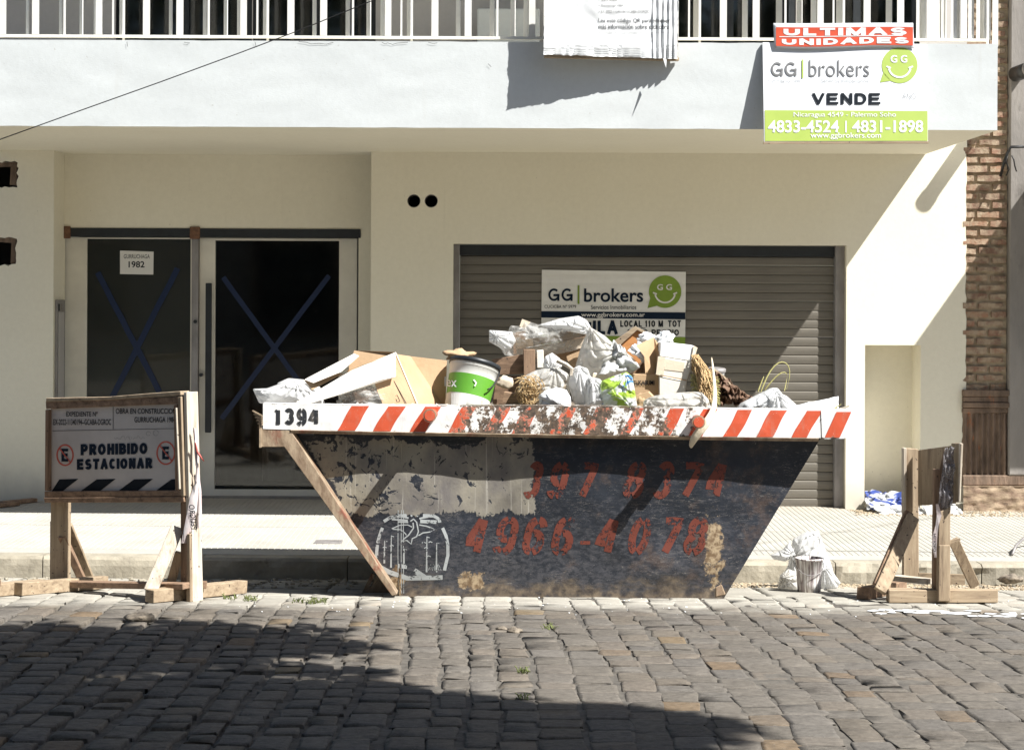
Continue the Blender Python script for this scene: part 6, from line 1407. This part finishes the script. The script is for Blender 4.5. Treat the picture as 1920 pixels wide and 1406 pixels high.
# white paint splash lines on road right
m = MB()
for k in range(46):
    x_ = U(1630, 1960); y_ = 1145 + (x_ - 1640) * .035 + random.gauss(0, 3); c = G(x_, y_); l = U(.01, .055); n = 9
    m.add([Vector((c.x + l * math.cos(6.283 * i / n) * U(.7, 1.2), c.y + .03 * math.sin(6.283 * i / n) * U(.7, 1.2), 0)) for i in range(n)], [tuple(range(n))])
for v in m.v: v.z = zr(v.x, v.y) + .0035
o = m.build('paint_splash', M['foam']); tag(o, 'white paint splashes dried on the cobbles at the right', 'paint splash', kind='stuff')
# hose end on the pavement, far right
o = MB().tube([G(1898, 1042, zp) + Vector((0, 0, .01)), G(1905, 1036, zp) + Vector((0, 0, .05)), G(1925, 1028, zp) + Vector((0, 0, .09)), G(1950, 1024, zp) + Vector((0, 0, .1))], .01, 6).build('hose', M['steel'], smooth=True); tag(o, 'bent grey hose end lifting off the pavement at the right edge', 'hose')

# ================================================================= STREET TREE behind the camera (its shade lies on the cobbles) and the opposite side
def inside(p, poly_):
    x_, y_ = p; c = False; j = len(poly_) - 1
    for i in range(len(poly_)):
        xi, yi = poly_[i]; xj, yj = poly_[j]
        if (yi > y_) != (yj > y_) and x_ < (xj - xi) * (y_ - yi) / (yj - yi) + xi: c = not c
        j = i
    return c
shade = [(-500, 1178), (-60, 1172), (60, 1166), (165, 1174), (230, 1180), (330, 1164), (470, 1168), (520, 1176), (600, 1170), (655, 1180), (560, 1192), (640, 1202), (775, 1214), (640, 1220), (540, 1224), (500, 1238), (640, 1246), (695, 1256), (560, 1266), (480, 1272), (600, 1280), (680, 1272), (740, 1284), (830, 1300), (900, 1306), (1000, 1318), (1090, 1332), (1180, 1326), (1270, 1336), (1345, 1350), (1290, 1370), (1330, 1385), (1240, 1406), (1200, 1500), (900, 1700), (-500, 1700)]
gap = [(70, 1268), (200, 1256), (360, 1250), (620, 1238), (640, 1243), (420, 1262), (250, 1272), (90, 1276)]
t0 = Vector((6.2, -2.6, 0.05)); TREE = thing('street_tree', t0, 'leafy street tree on the near side whose shade falls on the cobbles, plus added leaves screening the sky', 'tree')
m = MB(); vs_, fs_ = [], []
def leaf(c, s_):
    a = Vector((U(-1, 1), U(-1, 1), U(-.5, .5))).normalized(); b = a.cross(Vector((U(-.4, .4), U(-.4, .4), 1))).normalized(); n = len(vs_)
    vs_.extend([c - a * s_, c - b * s_ * .55, c + a * s_, c + b * s_ * .55]); fs_.append((n, n + 1, n + 2, n + 3))
sd = Vector((.70, -.497, 1.0)); cnt = 0
clus = []
while cnt < 2600:
    q = (U(-260, 1360), U(1160, 1500))
    if not inside(q, shade) or inside(q, gap): continue
    g = G(*q)
    if g.y < 5.6: continue
    t_ = 5.6 + .9 * math.sin(g.x * 1.7) + U(-.5, .5); clus.append(g + sd * t_); cnt += 1
for c in clus:
    for _ in range(14): leaf(c + Vector((random.gauss(0, .04), random.gauss(0, .04), random.gauss(0, .12))), U(.045, .075))
for _ in range(9000):     # rest of the crown, behind and above the camera
    a = U(0, 6.28); r_ = 2.6 * math.sqrt(R()); c = Vector((t0.x + 1.2 + r_ * math.cos(a), t0.y + r_ * math.sin(a), 6.8 + 1.6 * U(-1, 1) * (1 - r_ / 3))); leaf(c, U(.05, .1))
for _ in range(16000):  # added leaves, out of view, blocking sky light above the shaded cobbles
    leaf(Vector((U(-9, .6), U(-2, 7.2), 6.6 + U(-.7, .9))), U(.07, .12))
m.add(vs_, fs_); m.build('crown', M['leaf'], TREE)
m = MB(); top = t0 + Vector((-.3, .8, 4.2)); m.tube([t0, t0 + Vector((.05, .1, 2)), top], .16, 10, .11)
for e in (Vector((3.2, 5.2, 6.4)), Vector((1.6, 3.2, 6.9)), Vector((4.4, 4.0, 6.2)), Vector((7.8, -3, 6.8)), Vector((6, -4.2, 6.9))):
    md = (top + e) / 2 + Vector((0, 0, .5)); m.tube([top, md, e], .07, 7, .02)
m.build('trunk', M['bark'], TREE, True)
OB = thing('opposite_building', (0, -8, 0), 'shaded building across the street behind the camera', 'building')
MB().box((-16, -9, -.1), (16, -8, 7.0)).build('wall', M['opp'], OB)
for k in range(7):
    x_ = -14 + k * 4.4
    w_ = MB()
    for a, b in (((x_, -7.99, 1.0), (x_ + .1, -7.9, 3.0)), ((x_ + 1.7, -7.99, 1.0), (x_ + 1.8, -7.9, 3.0)), ((x_ + .1, -7.99, 2.9), (x_ + 1.7, -7.9, 3.0)), ((x_ + .1, -7.99, 1.0), (x_ + 1.7, -7.9, 1.1))): w_.box(a, b)
    f_ = w_.build('window', M['oldwood_z'], OB); MB().box((x_ + .1, -7.985, 1.1), (x_ + 1.7, -7.95, 2.9)).build('pane', M['black_metal'], f_)
MB().box((-16, -8, -.1), (16, -5, .12)).build('opposite_pavement', M['pave'], None, base=False); tag(bpy.data.objects['opposite_pavement'], 'pavement on the near side behind the camera', 'pavement', kind='structure')
